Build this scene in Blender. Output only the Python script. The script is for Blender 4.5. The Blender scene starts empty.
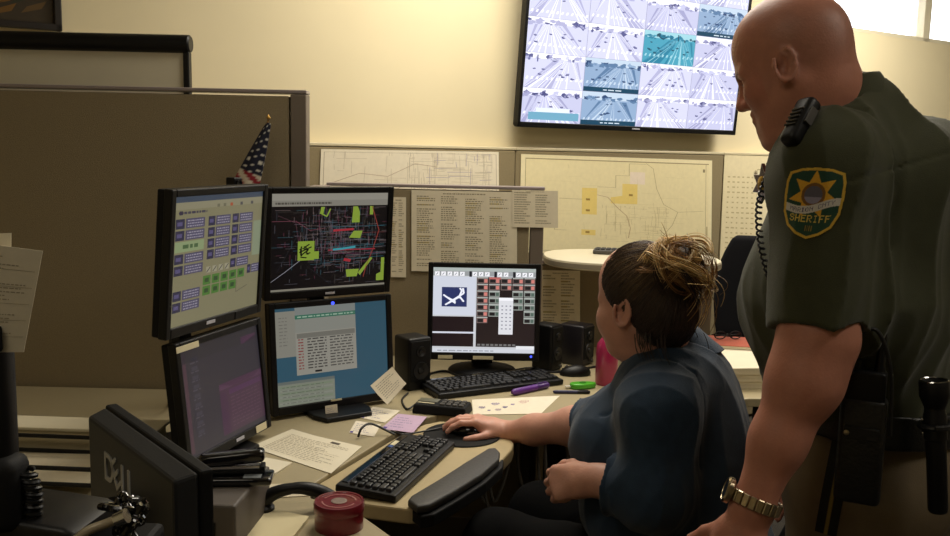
import bpy, bmesh, math, random
import numpy as np
from mathutils import Vector, Matrix
from mathutils.bvhtree import BVHTree

random.seed(7)
np.random.seed(7)
SC = bpy.context.scene
COL = SC.collection

# ------------------------------------------------------------------ camera
F = 900.0                                   # focal length in pixels of the 950 x 536 frame
CAM = Vector((0, 0, 1.5))
PITCH, ROLL = math.radians(7.5), math.radians(1.26)
cam_data = bpy.data.cameras.new('camera')
cam_data.sensor_width = 36.0
cam_data.lens = 36.0 * F / 950.0
cam_data.clip_start = 0.02
cam = bpy.data.objects.new('camera', cam_data)
COL.objects.link(cam)
CR = Matrix.Rotation(math.pi / 2 - PITCH, 3, 'X') @ Matrix.Rotation(ROLL, 3, 'Z')
cam.location = CAM
cam.rotation_euler = CR.to_euler()
SC.camera = cam


def ray(x, y):
    return CR @ Vector(((x - 475) / F, -(y - 268) / F, -1))


def PY(x, y, Y):
    """point seen at pixel x, y that stands at depth Y"""
    d = ray(x, y)
    return CAM + d * (Y / d.y)


def PZ(x, y, z):
    """point seen at pixel x, y that lies at height z"""
    d = ray(x, y)
    return CAM + d * ((z - CAM.z) / d.z)


# back wall: one plane that runs away to the right
WTH = math.atan(0.63)
WU = Vector((math.cos(WTH), math.sin(WTH), 0))
WN = Vector((math.sin(WTH), -math.cos(WTH), 0))
W0 = Vector((0, 4.1, 0))


def PW(x, y, off=0.0):
    d = ray(x, y)
    return CAM + d * (((W0 + WN * off - CAM).dot(WN)) / d.dot(WN))


def WP(u, v, z):
    """wall coordinates: u along the back wall, v into the room"""
    p = W0 + WU * u + WN * v
    return Vector((p.x, p.y, z))


# ------------------------------------------------------------------ world, light, exposure
w = bpy.data.worlds.new('world')
SC.world = w
w.use_nodes = True
w.node_tree.nodes['Background'].inputs[0].default_value = (0.90, 0.95, 1.0, 1)
w.node_tree.nodes['Background'].inputs[1].default_value = 5.0
SC.view_settings.view_transform = 'Standard'
SC.view_settings.look = 'None'
SC.view_settings.gamma = 1.0
SC.view_settings.use_curve_mapping = False
SC.view_settings.exposure = 0.0
CEIL = 2.85


def area_light(name, loc, sx, sy, power, col, rot=(0, 0, 0)):
    d = bpy.data.lights.new(name, 'AREA')
    d.shape = 'RECTANGLE'
    d.size, d.size_y, d.energy, d.color = sx, sy, power, col
    o = bpy.data.objects.new(name, d)
    o.location, o.rotation_euler = loc, rot
    COL.objects.link(o)
    return o


FIX = [((0.30, 3.50), 27.0), ((1.75, 0.85), 11.0), ((2.4, 4.5), 52.0), ((0.35, 2.45), 16.0), ((-0.9, 0.15), 4.5)]      # ceiling fixtures: place, power
for (fx, fy), pw in FIX:
    if pw:
        area_light('ceiling_lamp_light', (fx, fy, CEIL - 0.075), 1.1, 0.5, pw, (1.0, 0.935, 0.82), (0, 0, WTH))


# ------------------------------------------------------------------ helpers
def lin(h):
    if isinstance(h, str):
        h = h.lstrip('#')
        c = [int(h[i:i + 2], 16) / 255 for i in (0, 2, 4)]
    else:
        c = [v / 255 for v in h]
    return tuple(v / 12.92 if v <= 0.04045 else ((v + 0.055) / 1.055) ** 2.4 for v in c)


MATS = {}


def mat(name, color='808080', rough=0.5, metal=0.0, vary=0.0, vscale=8.0, bump=0.0, bscale=60.0,
        coat=0.0, emit=None, estr=1.0, attr=False, sub=0.0, spec=0.5, stretch=None, sheen=0.0, alpha=1.0, trans=0.0):
    if name in MATS:
        return MATS[name]
    m = bpy.data.materials.new(name)
    m.use_nodes = True
    nt = m.node_tree
    b = nt.nodes['Principled BSDF']
    c = lin(color)
    b.inputs['Base Color'].default_value = (*c, 1)
    b.inputs['Roughness'].default_value = rough
    b.inputs['Metallic'].default_value = metal
    b.inputs['Specular IOR Level'].default_value = spec
    b.inputs['Coat Weight'].default_value = coat
    b.inputs['Sheen Weight'].default_value = sheen
    b.inputs['Alpha'].default_value = alpha
    b.inputs['Transmission Weight'].default_value = trans
    if sub:
        b.inputs['Subsurface Weight'].default_value = sub
        b.inputs['Subsurface Radius'].default_value = (0.012, 0.005, 0.003)
        b.inputs['Subsurface Scale'].default_value = 1.0
    src = None
    if attr:
        a = nt.nodes.new('ShaderNodeAttribute')
        a.attribute_name = 'Col'
        src = a.outputs['Color']
    tc = nt.nodes.new('ShaderNodeTexCoord')
    vec = tc.outputs['Object']
    if stretch:
        mp = nt.nodes.new('ShaderNodeMapping')
        mp.inputs['Scale'].default_value = stretch
        nt.links.new(vec, mp.inputs['Vector'])
        vec = mp.outputs['Vector']
    if vary:
        n = nt.nodes.new('ShaderNodeTexNoise')
        n.inputs['Scale'].default_value = vscale
        n.inputs['Detail'].default_value = 5
        nt.links.new(vec, n.inputs['Vector'])
        r = nt.nodes.new('ShaderNodeMapRange')
        r.inputs['From Min'].default_value = 0.25
        r.inputs['From Max'].default_value = 0.75
        r.inputs['To Min'].default_value = 1 - vary
        r.inputs['To Max'].default_value = 1 + vary
        nt.links.new(n.outputs['Fac'], r.inputs['Value'])
        mx = nt.nodes.new('ShaderNodeVectorMath')
        mx.operation = 'SCALE'
        if src is None:
            rgb = nt.nodes.new('ShaderNodeRGB')
            rgb.outputs[0].default_value = (*c, 1)
            src = rgb.outputs[0]
        nt.links.new(src, mx.inputs[0])
        nt.links.new(r.outputs[0], mx.inputs['Scale'])
        src = mx.outputs[0]
    if src is not None and emit is None:
        nt.links.new(src, b.inputs['Base Color'])
    if bump:
        n2 = nt.nodes.new('ShaderNodeTexNoise')
        n2.inputs['Scale'].default_value = bscale
        n2.inputs['Detail'].default_value = 4
        nt.links.new(vec, n2.inputs['Vector'])
        bp = nt.nodes.new('ShaderNodeBump')
        bp.inputs['Strength'].default_value = bump
        bp.inputs['Distance'].default_value = 0.004
        nt.links.new(n2.outputs['Fac'], bp.inputs['Height'])
        nt.links.new(bp.outputs['Normal'], b.inputs['Normal'])
    if emit is not None:
        b.inputs['Emission Strength'].default_value = estr
        if emit == 'attr':
            nt.links.new(src, b.inputs['Emission Color'])
            b.inputs['Base Color'].default_value = (0.01, 0.01, 0.012, 1)
        else:
            b.inputs['Emission Color'].default_value = (*lin(emit), 1)
    MATS[name] = m
    return m


# surfaces
M_WALL = mat('wall_paint', 'dfd2ae', 0.85, vary=0.03, vscale=2.5, bump=0.08, bscale=220)
M_CEIL = mat('ceiling_tile', 'd8d2c0', 0.9, vary=0.05, vscale=60, bump=0.2, bscale=120)
M_FLOOR = mat('carpet', '3a352e', 0.95, vary=0.2, vscale=90, bump=0.6, bscale=350)
M_FABRIC = mat('panel_fabric', '8e8064', 0.95, vary=0.09, vscale=260, bump=0.5, bscale=420, sheen=0.1)
M_FABRIC2 = mat('wall_panel_fabric', '8b7d5e', 0.95, vary=0.09, vscale=260, bump=0.5, bscale=420)
M_TRIM = mat('panel_trim', '6f6459', 0.45, vary=0.03)
M_CAP = mat('panel_cap', '8d8280', 0.3, vary=0.03)
M_DESK = mat('desk_laminate', 'a89b7b', 0.42, vary=0.035, vscale=180)
M_DESKEDGE = mat('desk_edge', '4a4238', 0.5, vary=0.03)
M_BLACK = mat('black_plastic', '0d0d0f', 0.42, spec=.3, bump=0.05, bscale=500, vary=0.1)
M_BLACKM = mat('black_matte_plastic', '131314', 0.65, spec=.2, bump=0.08, bscale=500, vary=0.1)
M_GLOSS = mat('black_gloss_plastic', '0b0b0e', 0.12, coat=0.5, vary=0.05)
M_GREY = mat('grey_plastic', '47443f', 0.5, vary=0.06)
M_KEY = mat('key_plastic', '232325', 0.38, vary=0.05)
M_BEIGE = mat('beige_plastic', 'b8a67e', 0.5, vary=0.04, vscale=30)
M_PAPER = mat('paper', 'e2d9c0', 0.85, vary=0.03, vscale=14, bump=0.05, bscale=40)
M_PRINT = mat('paper_print', 'ffffff', 0.85, attr=True, vary=0.04, vscale=50)
M_SCREEN = mat('lit_screen', '050505', 0.25, attr=True, emit='attr', estr=1.0)
M_CHROME = mat('chrome', 'c8c8c8', 0.18, 1.0, vary=0.05)
M_WHITE = mat('white_plastic', 'd8d3c6', 0.4, vary=0.03)
M_CABLE = mat('cable_rubber', '101011', 0.5, vary=0.1)


def link(o, parent=None):
    COL.objects.link(o)
    if parent is not None:
        o.parent = parent
    return o


def tag(o, label=None, cat=None, group=None, kind=None):
    if label:
        o['label'] = label
    if cat:
        o['category'] = cat
    if group:
        o['group'] = group
    if kind:
        o['kind'] = kind
    return o


def thing(name, label, cat, loc=(0, 0, 0), rot=(0, 0, 0), group=None, kind=None):
    o = bpy.data.objects.new(name, None)
    o.empty_display_size = 0.05
    o.location, o.rotation_euler = loc, rot
    link(o)
    return tag(o, label, cat, group, kind)


def mk(name, bm, m, parent=None, smooth=False, loc=None, rot=None):
    """link a bmesh as ONE mesh object"""
    me = bpy.data.meshes.new(name)
    bmesh.ops.recalc_face_normals(bm, faces=bm.faces)
    bm.to_mesh(me)
    bm.free()
    me.materials.append(m)
    if smooth:
        me.shade_smooth()
        if smooth != 'all':
            me.set_sharp_from_angle(angle=math.radians(40))
    o = bpy.data.objects.new(name, me)
    if loc is not None:
        o.location = loc
    if rot is not None:
        o.rotation_euler = rot
    return link(o, parent)


def nb():
    return bmesh.new()


def join(bm, tmp, M=None):
    if M is not None:
        bmesh.ops.transform(tmp, matrix=M, verts=tmp.verts)
    me = bpy.data.meshes.new('tmp')
    tmp.to_mesh(me)
    tmp.free()
    bm.from_mesh(me)
    bpy.data.meshes.remove(me)
    return bm


def TRS(loc=(0, 0, 0), rot=(0, 0, 0)):
    from mathutils import Euler
    return Matrix.Translation(loc) @ Euler(rot).to_matrix().to_4x4()


def box(bm, c, s, bevel=0.0, seg=2, rot=None, taper=None):
    t = bmesh.new()
    bmesh.ops.create_cube(t, size=1.0)
    bmesh.ops.scale(t, vec=s, verts=t.verts)
    if taper:                                   # (axis, sign, fx, fz): shrink one side
        ax, sg, f1, f2 = taper
        o = [i for i in range(3) if i != ax]
        for v in t.verts:
            if v.co[ax] * sg > 0:
                v.co[o[0]] *= f1
                v.co[o[1]] *= f2
    if bevel:
        bmesh.ops.bevel(t, geom=t.edges[:], offset=bevel, segments=seg, profile=0.5, affect='EDGES')
    M = Matrix.Translation(c)
    if rot is not None:
        M = TRS(c, rot)
    return join(bm, t, M)


def prism(bm, pts, z0, z1, bevel=0.0, seg=2, M=None):
    t = bmesh.new()
    vs = [t.verts.new((p[0], p[1], z0)) for p in pts]
    f = t.faces.new(vs)
    r = bmesh.ops.extrude_face_region(t, geom=[f])
    bmesh.ops.translate(t, verts=[g for g in r['geom'] if isinstance(g, bmesh.types.BMVert)], vec=(0, 0, z1 - z0))
    bmesh.ops.recalc_face_normals(t, faces=t.faces)
    if bevel:
        ed = [e for e in t.edges if abs(e.verts[0].co.z - e.verts[1].co.z) < 1e-6]
        bmesh.ops.bevel(t, geom=ed, offset=bevel, segments=seg, profile=0.5, affect='EDGES')
    return join(bm, t, M)


def lathe(bm, prof, n=28, M=None, sx=1.0, sy=1.0):
    t = bmesh.new()
    rings = []
    for r, z in prof:
        if r < 1e-5:
            rings.append([t.verts.new((0, 0, z))])
        else:
            rings.append([t.verts.new((r * sx * math.cos(2 * math.pi * i / n), r * sy * math.sin(2 * math.pi * i / n), z)) for i in range(n)])
    for a, b in zip(rings, rings[1:]):
        for i in range(n):
            j = (i + 1) % n
            if len(a) == 1 and len(b) == 1:
                continue
            if len(a) == 1:
                t.faces.new((a[0], b[i], b[j]))
            elif len(b) == 1:
                t.faces.new((a[i], a[j], b[0]))
            else:
                t.faces.new((a[i], a[j], b[j], b[i]))
    for ring, fl in ((rings[0], 1), (rings[-1], 0)):
        if len(ring) > 1:
            t.faces.new(ring[::-1] if fl else ring)
    return join(bm, t, M)


def tube(bm, path, r, n=8, cap=True):
    P = [Vector(p) for p in path]
    R = r if hasattr(r, '__len__') else [r] * len(P)
    rings = []
    up = Vector((0.13, 0.21, 0.97))
    for i, p in enumerate(P):
        d = (P[min(i + 1, len(P) - 1)] - P[max(i - 1, 0)])
        if d.length < 1e-9:
            d = Vector((0, 0, 1))
        d.normalize()
        a = d.cross(up)
        if a.length < 0.05:
            a = d.cross(Vector((1, 0, 0)))
        a.normalize()
        b = d.cross(a)
        up = a.cross(d)
        rings.append([bm.verts.new(p + (a * math.cos(2 * math.pi * k / n) + b * math.sin(2 * math.pi * k / n)) * R[i]) for k in range(n)])
    for A, B in zip(rings, rings[1:]):
        for k in range(n):
            bm.faces.new((A[k], A[(k + 1) % n], B[(k + 1) % n], B[k]))
    if cap:
        bm.faces.new(rings[0][::-1])
        bm.faces.new(rings[-1])
    return bm


def spline(pts, k=8):
    P = [Vector(p) for p in pts]
    P = [P[0] * 2 - P[1]] + P + [P[-1] * 2 - P[-2]]
    out = []
    for i in range(1, len(P) - 2):
        for j in range(k):
            t = j / k
            a, b, c, d = P[i - 1], P[i], P[i + 1], P[i + 2]
            out.append(0.5 * ((2 * b) + (c - a) * t + (2 * a - 5 * b + 4 * c - d) * t * t + (3 * b - a - 3 * c + d) * t ** 3))
    out.append(P[-2])
    return out


def text_bm(bm, s, size, M, depth=0.0, bold=0.0, align='CENTER'):
    cu = bpy.data.curves.new('t', 'FONT')
    cu.body = s
    cu.size = size
    cu.extrude = depth
    cu.offset = bold
    cu.align_x = align
    cu.align_y = 'CENTER'
    ob = bpy.data.objects.new('t', cu)
    me = bpy.data.meshes.new_from_object(ob)
    t = bmesh.new()
    t.from_mesh(me)
    bpy.data.objects.remove(ob)
    bpy.data.curves.remove(cu)
    bpy.data.meshes.remove(me)
    return join(bm, t, M)


STAND = Matrix.Rotation(math.pi / 2, 4, 'X')          # xy drawing -> upright xz plane facing -y


class Print:
    """flat print: coloured polygons in 0..1 by 0..1, laid on a quad"""

    def __init__(s):
        s.p = []

    def poly(s, pts, c, layer=1):
        s.p.append((pts, lin(c), layer))

    def rect(s, x0, y0, x1, y1, c, layer=1):
        s.poly([(x0, y0), (x1, y0), (x1, y1), (x0, y1)], c, layer)

    def line(s, pts, wd, c, layer=2, asp=1.0):
        for (x0, y0), (x1, y1) in zip(pts, pts[1:]):
            dx, dy = (x1 - x0), (y1 - y0) / asp
            L = math.hypot(dx, dy) or 1
            nx, ny = -dy / L * wd / 2, dx / L * wd / 2 * asp
            s.poly([(x0 - nx, y0 - ny), (x1 - nx, y1 - ny), (x1 + nx, y1 + ny), (x0 + nx, y0 + ny)], c, layer)

    def text(s, x0, y0, x1, h, c, layer=2, word=0.012):
        """a run of tiny words along a line"""
        x = x0
        while x < x1:
            L = word * random.uniform(0.6, 2.2)
            s.rect(x, y0, min(x + L, x1), y0 + h, c, layer)
            x += L + word * 0.5

    def build(s, name, m, parent, fmap, nrm, step=0.00012):
        me = bpy.data.meshes.new(name)
        vs, fs, cs = [], [], []
        for pts, c, ly in s.p:
            i = len(vs)
            for q in pts:
                vs.append(Vector(fmap(min(max(q[0], 0), 1), min(max(q[1], 0), 1))) + nrm * (0.0003 + ly * step))
            fs.append(tuple(range(i, i + len(pts))))
            cs += [(*c, 1.0)] * len(pts)
        me.from_pydata([tuple(v) for v in vs], [], fs)
        a = me.color_attributes.new('Col', 'FLOAT_COLOR', 'CORNER')
        a.data.foreach_set('color', np.array(cs, dtype=np.float32).ravel())
        me.materials.append(m)
        o = bpy.data.objects.new(name, me)
        return link(o, parent)


def rectmap(x0, z0, x1, z1, y):
    return lambda u, v: (x0 + (x1 - x0) * u, y, z0 + (z1 - z0) * v)


def sheet(name, label, cat, cs, m=None, draw=None, thick=0.0006, curl=0.0, group=None, n=6, up=None, curlfn=None):
    """a paper from four corners (lower left, lower right, upper right, upper left)"""
    A, B, C, D = [Vector(c) for c in cs]
    cen = (A + B + C + D) / 4
    nrm = (B - A).cross(D - A).normalized()
    if nrm.dot(CAM - cen) < 0:
        nrm = -nrm

    def fm(u, v):
        p = A * (1 - u) * (1 - v) + B * u * (1 - v) + C * u * v + D * (1 - u) * v - cen
        if curlfn:
            p = p + nrm * curlfn(u, v)
        elif curl:
            p = p + nrm * curl * (2 * u - 1) ** 2 * (2 * v - 1) ** 2
        return p
    bm = nb()
    top = [[bm.verts.new(fm(i / n, j / n) + nrm * thick) for i in range(n + 1)] for j in range(n + 1)]
    bot = [[bm.verts.new(fm(i / n, j / n)) for i in range(n + 1)] for j in range(n + 1)]
    for j in range(n):
        for i in range(n):
            bm.faces.new((top[j][i], top[j][i + 1], top[j + 1][i + 1], top[j + 1][i]))
            bm.faces.new((bot[j][i], bot[j + 1][i], bot[j + 1][i + 1], bot[j][i + 1]))
    for k in range(n):
        for q in (((0, k), (0, k + 1)), ((n, k), (n, k + 1)), ((k, 0), (k + 1, 0)), ((k, n), (k + 1, n))):
            (a, b), (c, d) = q
            bm.faces.new((top[a][b], top[c][d], bot[c][d], bot[a][b]))
    o = mk(name, bm, m or M_PAPER, None, True, loc=cen)
    tag(o, label, cat, group)
    if draw:
        p = Print()
        draw(p)
        if curl or curlfn:                       # a bent sheet keeps its own ground
            p.p = [q_ for q_ in p.p if q_[2] > 0]
        p.build('print', M_PRINT, o, lambda u, v: fm(u, v) + nrm * thick, nrm)
    return o


def struct(o):
    o['kind'] = 'structure'
    return o


# ------------------------------------------------------------------ the room
U0, U1, V1 = -4.2, 5.2, 7.2          # along the wall, and into the room


def wall_box(name, u0, u1, v0, v1, z0, z1, m, bevel=0.0, parent=None):
    bm = nb()
    prism(bm, [(u0, -v0), (u1, -v0), (u1, -v1), (u0, -v1)], z0, z1, bevel)
    return mk(name, bm, m, parent, loc=(W0.x, W0.y, 0) if parent is None else None, rot=(0, 0, WTH) if parent is None else None)


# the back wall around a window high on the right
WU0, WU1, WZ0, WZ1 = 2.40, 4.9, 2.245, 2.72
bm = nb()
for a, b, c, d in ((U0, WU0, 0, CEIL), (WU1, U1, 0, CEIL), (WU0, WU1, 0, WZ0), (WU0, WU1, WZ1, CEIL)):
    prism(bm, [(a, 0.12), (b, 0.12), (b, 0), (a, 0)], c, d)
struct(mk('wall_back', bm, M_WALL, loc=(W0.x, W0.y, 0), rot=(0, 0, WTH)))
struct(wall_box('floor', U0, U1, -0.12, V1, -0.06, 0.0, M_FLOOR))
struct(wall_box('ceiling', U0, U1, -0.12, V1, CEIL, CEIL + 0.08, M_CEIL))
struct(wall_box('wall_left', U0 - 0.1, U0, -0.12, V1, 0, CEIL, M_WALL))
struct(wall_box('wall_right', U1, U1 + 0.1, -0.12, V1, 0, CEIL, M_WALL))
struct(wall_box('wall_front', U0, U1, V1, V1 + 0.1, 0, CEIL, M_WALL))

wn = struct(thing('window_1', None, None, (W0.x, W0.y, 0), (0, 0, WTH)))
bm = nb()
M_FRAME = mat('window_frame_paint', 'd9d0b6', 0.5, vary=0.03)
for x, z, sx, sz in ((WU0 + .02, (WZ0 + WZ1) / 2, .04, WZ1 - WZ0), (WU1 - .02, (WZ0 + WZ1) / 2, .04, WZ1 - WZ0),
                     ((WU0 + WU1) / 2, WZ0 + .0125, WU1 - WU0, .025), ((WU0 + WU1) / 2, WZ1 - .02, WU1 - WU0, .04)):
    box(bm, (x, 0.05, z), (sx, 0.09, sz), 0.004)
mk('window_frame', bm, M_FRAME, wn)
bm = nb()
box(bm, (3.375, 0.05, (WZ0 + WZ1) / 2), (0.075, 0.09, WZ1 - WZ0), 0.004)
mk('mullion', bm, M_FRAME, wn)
M_GLASS = mat('window_glass', 'ffffff', 0.03, trans=1.0, vary=0.0)
for a, b in ((WU0, 3.34), (3.41, WU1)):
    bm = nb()
    box(bm, ((a + b) / 2, 0.055, (WZ0 + WZ1) / 2), (b - a, 0.004, WZ1 - WZ0))
    mk('pane', bm, M_GLASS, wn)

# fluorescent ceiling fixtures
M_DIFF = mat('fixture_diffuser', 'fff4dc', 0.4, emit='ffedc8', estr=1.2)
M_DIFFOFF = mat('unlit_fixture_diffuser', 'c9c3b2', 0.4, vary=0.02)
for i, ((fx, fy), pw) in enumerate(FIX):
    t = thing('ceiling_light', ['fluorescent ceiling fixture above the corner of the desk', 'fluorescent ceiling fixture behind the standing person',
                                'fluorescent ceiling fixture near the window', 'fluorescent ceiling fixture above the seated person', 'dim fluorescent ceiling fixture above the near left end of the desk'][i], 'ceiling light', (fx, fy, CEIL), (0, 0, WTH), 'fluorescent ceiling fixtures')
    bm = nb()
    for x, y, sx, sy in ((0, .29, 1.24, .04), (0, -.29, 1.24, .04), (.6, 0, .04, .54), (-.6, 0, .04, .54)):
        box(bm, (x, y, -0.0355), (sx, sy, 0.07), 0.004)
    mk('frame', bm, M_WHITE, t)
    bm = nb()
    box(bm, (0, 0, -0.03), (1.16, 0.54, 0.01))
    mk('diffuser', bm, M_DIFF if pw else M_DIFFOFF, t)

# ------------------------------------------------------------------ fabric panels along the back wall
DADO = 1.515


def wall_panel(u0, u1, label):
    t = thing('wall_panel', label, 'partition', tuple(WP(u0, 0, 0)), (0, 0, WTH), 'fabric panels lining the back wall')
    L = u1 - u0
    bm = nb()
    box(bm, (L / 2, -0.026, DADO / 2), (L - 0.004, 0.05, DADO - 0.03), 0.006)
    mk('fabric_panel', bm, M_FABRIC2, t)
    bm = nb()
    box(bm, (L / 2, -0.027, DADO - 0.0075), (L - 0.001, 0.052, 0.014), 0.003)
    mk('cap', bm, mat('pale_panel_cap', 'cfc3a2', 0.35, vary=0.03), t)
    return t


wall_panel(-3.2, -0.86, 'low fabric wall panel hidden behind the tall cubicle partition')
wall_panel(-0.86, 0.175, 'low fabric wall panel carrying the narrow street map')
wall_panel(0.175, 1.535, 'low fabric wall panel carrying the map with yellow areas')
wall_panel(1.535, 3.3, 'low fabric wall panel behind the dark office chair')

# ------------------------------------------------------------------ wall maps
OFF = 0.054


def streets(p, n, seed, c, x0=0.03, x1=0.97, y0=0.04, y1=0.96, wd=0.0025, asp=1.0):
    r = random.Random(seed)
    for i in range(n):
        x, y = r.uniform(x0, x1), r.uniform(y0, y1)
        L = r.uniform(0.03, 0.16)
        if r.random() < 0.5:
            pts = [(x, y), (min(x + L, x1), y + r.uniform(-.01, .01))]
        else:
            pts = [(x, y), (x + r.uniform(-.006, .006), min(max(y + L * asp, y0), y1))]
        p.line(pts, wd, c, 2, asp)


def draw_map_a(p):
    p.rect(0, 0, 1, 1, 'e6dcc4', 0)
    for a in ((.015, .06, .985, .065), (.015, .945, .985, .95), (.015, .06, .018, .95), (.982, .06, .985, .95)):
        p.rect(*a, 'a89b86')
    streets(p, 26, 3, 'c9bda5', 0.05, 0.5, asp=3)
    streets(p, 130, 4, 'c6bba4', 0.45, 0.96, asp=3, wd=0.0022)
    streets(p, 30, 5, 'a99cae', 0.55, 0.95, asp=3)
    p.line([(.02, .3), (.2, .55), (.35, .5), (.5, .75), (.62, .7)], .003, 'b59e86', 2, 3)
    p.line([(.3, .07), (.42, .3), (.55, .35), (.8, .2)], .003, 'b59e86', 2, 3)


sheet('wall_map', 'narrow glossy street map on the wall panel left of the larger map', 'map',
      [PW(319, 201, OFF), PW(499, 205, OFF), PW(498.5, 152, OFF), PW(321, 149, OFF)], mat('map_laminate', 'e0d2b4', 0.3, vary=0.02), draw_map_a, 0.001)


def draw_map_b(p):
    p.rect(0, 0, 1, 1, 'e9ddb4', 0)
    p.rect(.02, .03, .98, .965, 'e6d9ac', 1)
    for a in ((.02, .03, .98, .034), (.02, .955, .98, .965), (.02, .03, .0225, .965), (.962, .03, .9645, .965)):
        p.rect(*a, 'a3956f', 2)
    Y = 'e6cd78'
    p.rect(.29, .42, .365, .685, Y, 2)
    p.poly([(.435, .54), (.575, .54), (.575, .74), (.495, .74), (.495, .62), (.435, .6)], Y, 2)
    p.rect(.29, .21, .36, .265, Y, 2)
    p.rect(.535, .74, .615, .86, 'e9d9c4', 2)
    for a in ((.31, .45), (.31, .56), (.53, .62), (.31, .23)):
        p.rect(a[0], a[1], a[0] + .02, a[1] + .02, '9d7f3e', 3)
    p.line([(.365, .62), (.42, .6), (.47, .5), (.52, .42), (.54, .3), (.53, .2)], .004, 'b9a07c', 3)
    p.line([(.365, .7), (.46, .7), (.46, .82), (.53, .82), (.53, .94), (.62, .94)], .003, 'b5a67d', 3)
    p.line([(.62, .95), (.66, .9), (.68, .7), (.72, .55), (.8, .48), (.95, .5)], .003, 'b5a67d', 3)
    p.line([(.8, .48), (.77, .35), (.7, .2)], .003, 'b5a67d', 3)
    p.line([(.18, .57), (.29, .57)], .003, 'b5a67d', 3)
    p.line([(.1, .33), (.16, .33), (.16, .25), (.22, .25)], .003, 'b5a67d', 3)
    streets(p, 90, 8, 'c2b388', 0.38, 0.75, 0.15, 0.52, wd=.0018)
    streets(p, 40, 9, 'd2c495', 0.08, 0.92, 0.1, 0.92, wd=.0018)
    p.rect(.945, .88, .957, .91, '8c7f5d', 3)
    p.text(.968, .1, .975, .25, 'b09f75', 3, .006)


sheet('wall_map', 'large county map with yellow areas on the wall panel behind the round counter', 'map',
      [PW(519, 252, OFF), PW(711, 262, OFF), PW(712, 160.5, OFF), PW(521, 154, OFF)], mat('map_laminate_cream', 'e8dcb0', 0.35, vary=0.02), draw_map_b, 0.001)


def draw_map_c(p):
    p.rect(0, 0, 1, 1, 'e3d6af', 0)
    p.rect(.42, .1, .97, .93, 'e6dcb8', 1)
    for a in ((.42, .1, .97, .104), (.42, .926, .97, .93), (.42, .1, .424, .93)):
        p.rect(*a, 'a3956f', 2)
    for k in range(6):
        x = .05 + k * .06
        for j in range(30):
            p.rect(x, .1 + j * .027, x + random.uniform(.015, .04), .107 + j * .027, 'bdae84', 2)
    for k in range(12):
        a = k * math.pi / 6
        p.line([(.40, .90), (.40 + .025 * math.cos(a), .90 + .025 * math.sin(a))], .006, '6a5f48', 3)
    streets(p, 70, 12, 'c2b388', .45, .95, .12, .9, wd=.003)


sheet('wall_map', 'tall index map on the wall panel behind the standing person', 'map',
      [PW(716, 340, OFF), PW(800, 345, OFF), PW(800, 157, OFF), PW(724.5, 155, OFF)], mat('map_laminate_cream'), draw_map_c, 0.001)

# ------------------------------------------------------------------ television on the back wall
tv_bl, tv_br = PW(517, 127, 0.10), PW(735, 135, 0.10)
TVW = (tv_br - tv_bl).length
TVH = TVW * 0.575
tvc = (tv_bl + tv_br) / 2
TILT = math.radians(5.0)
tv = thing('television', 'large black wall television showing a grid of traffic cameras', 'television', tuple(tvc), (TILT, 0, WTH))
bm = nb()
B = 0.016
for x, z, sx, sz in ((-TVW / 2 + B / 2, TVH / 2, B, TVH), (TVW / 2 - B / 2, TVH / 2, B, TVH), (0, B * .75, TVW, B * 1.5), (0, TVH - B / 2, TVW, B)):
    box(bm, (x, 0.012, z), (sx, 0.03, sz), 0.003)
mk('bezel', bm, M_BLACK, tv)
bm = nb()
box(bm, (0, 0.034, TVH / 2), (TVW - .01, 0.02, TVH - .01), 0.004)
box(bm, (0, 0.055, TVH * .42), (TVW * .7, 0.03, TVH * .6), 0.01)
mk('back_case', bm, M_BLACK, tv)
bm = nb()
box(bm, (0, 0.078, TVH * .42), (0.4, 0.02, 0.3), 0.004)
mk('wall_bracket', bm, M_BLACK, tv)
bm = nb()
box(bm, (0, -0.0035, B * .75), (0.05, 0.001, 0.006))
mk('brand_mark', bm, mat('pale_lettering', 'b9b9c4', 0.4, vary=0.02), tv)


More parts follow.
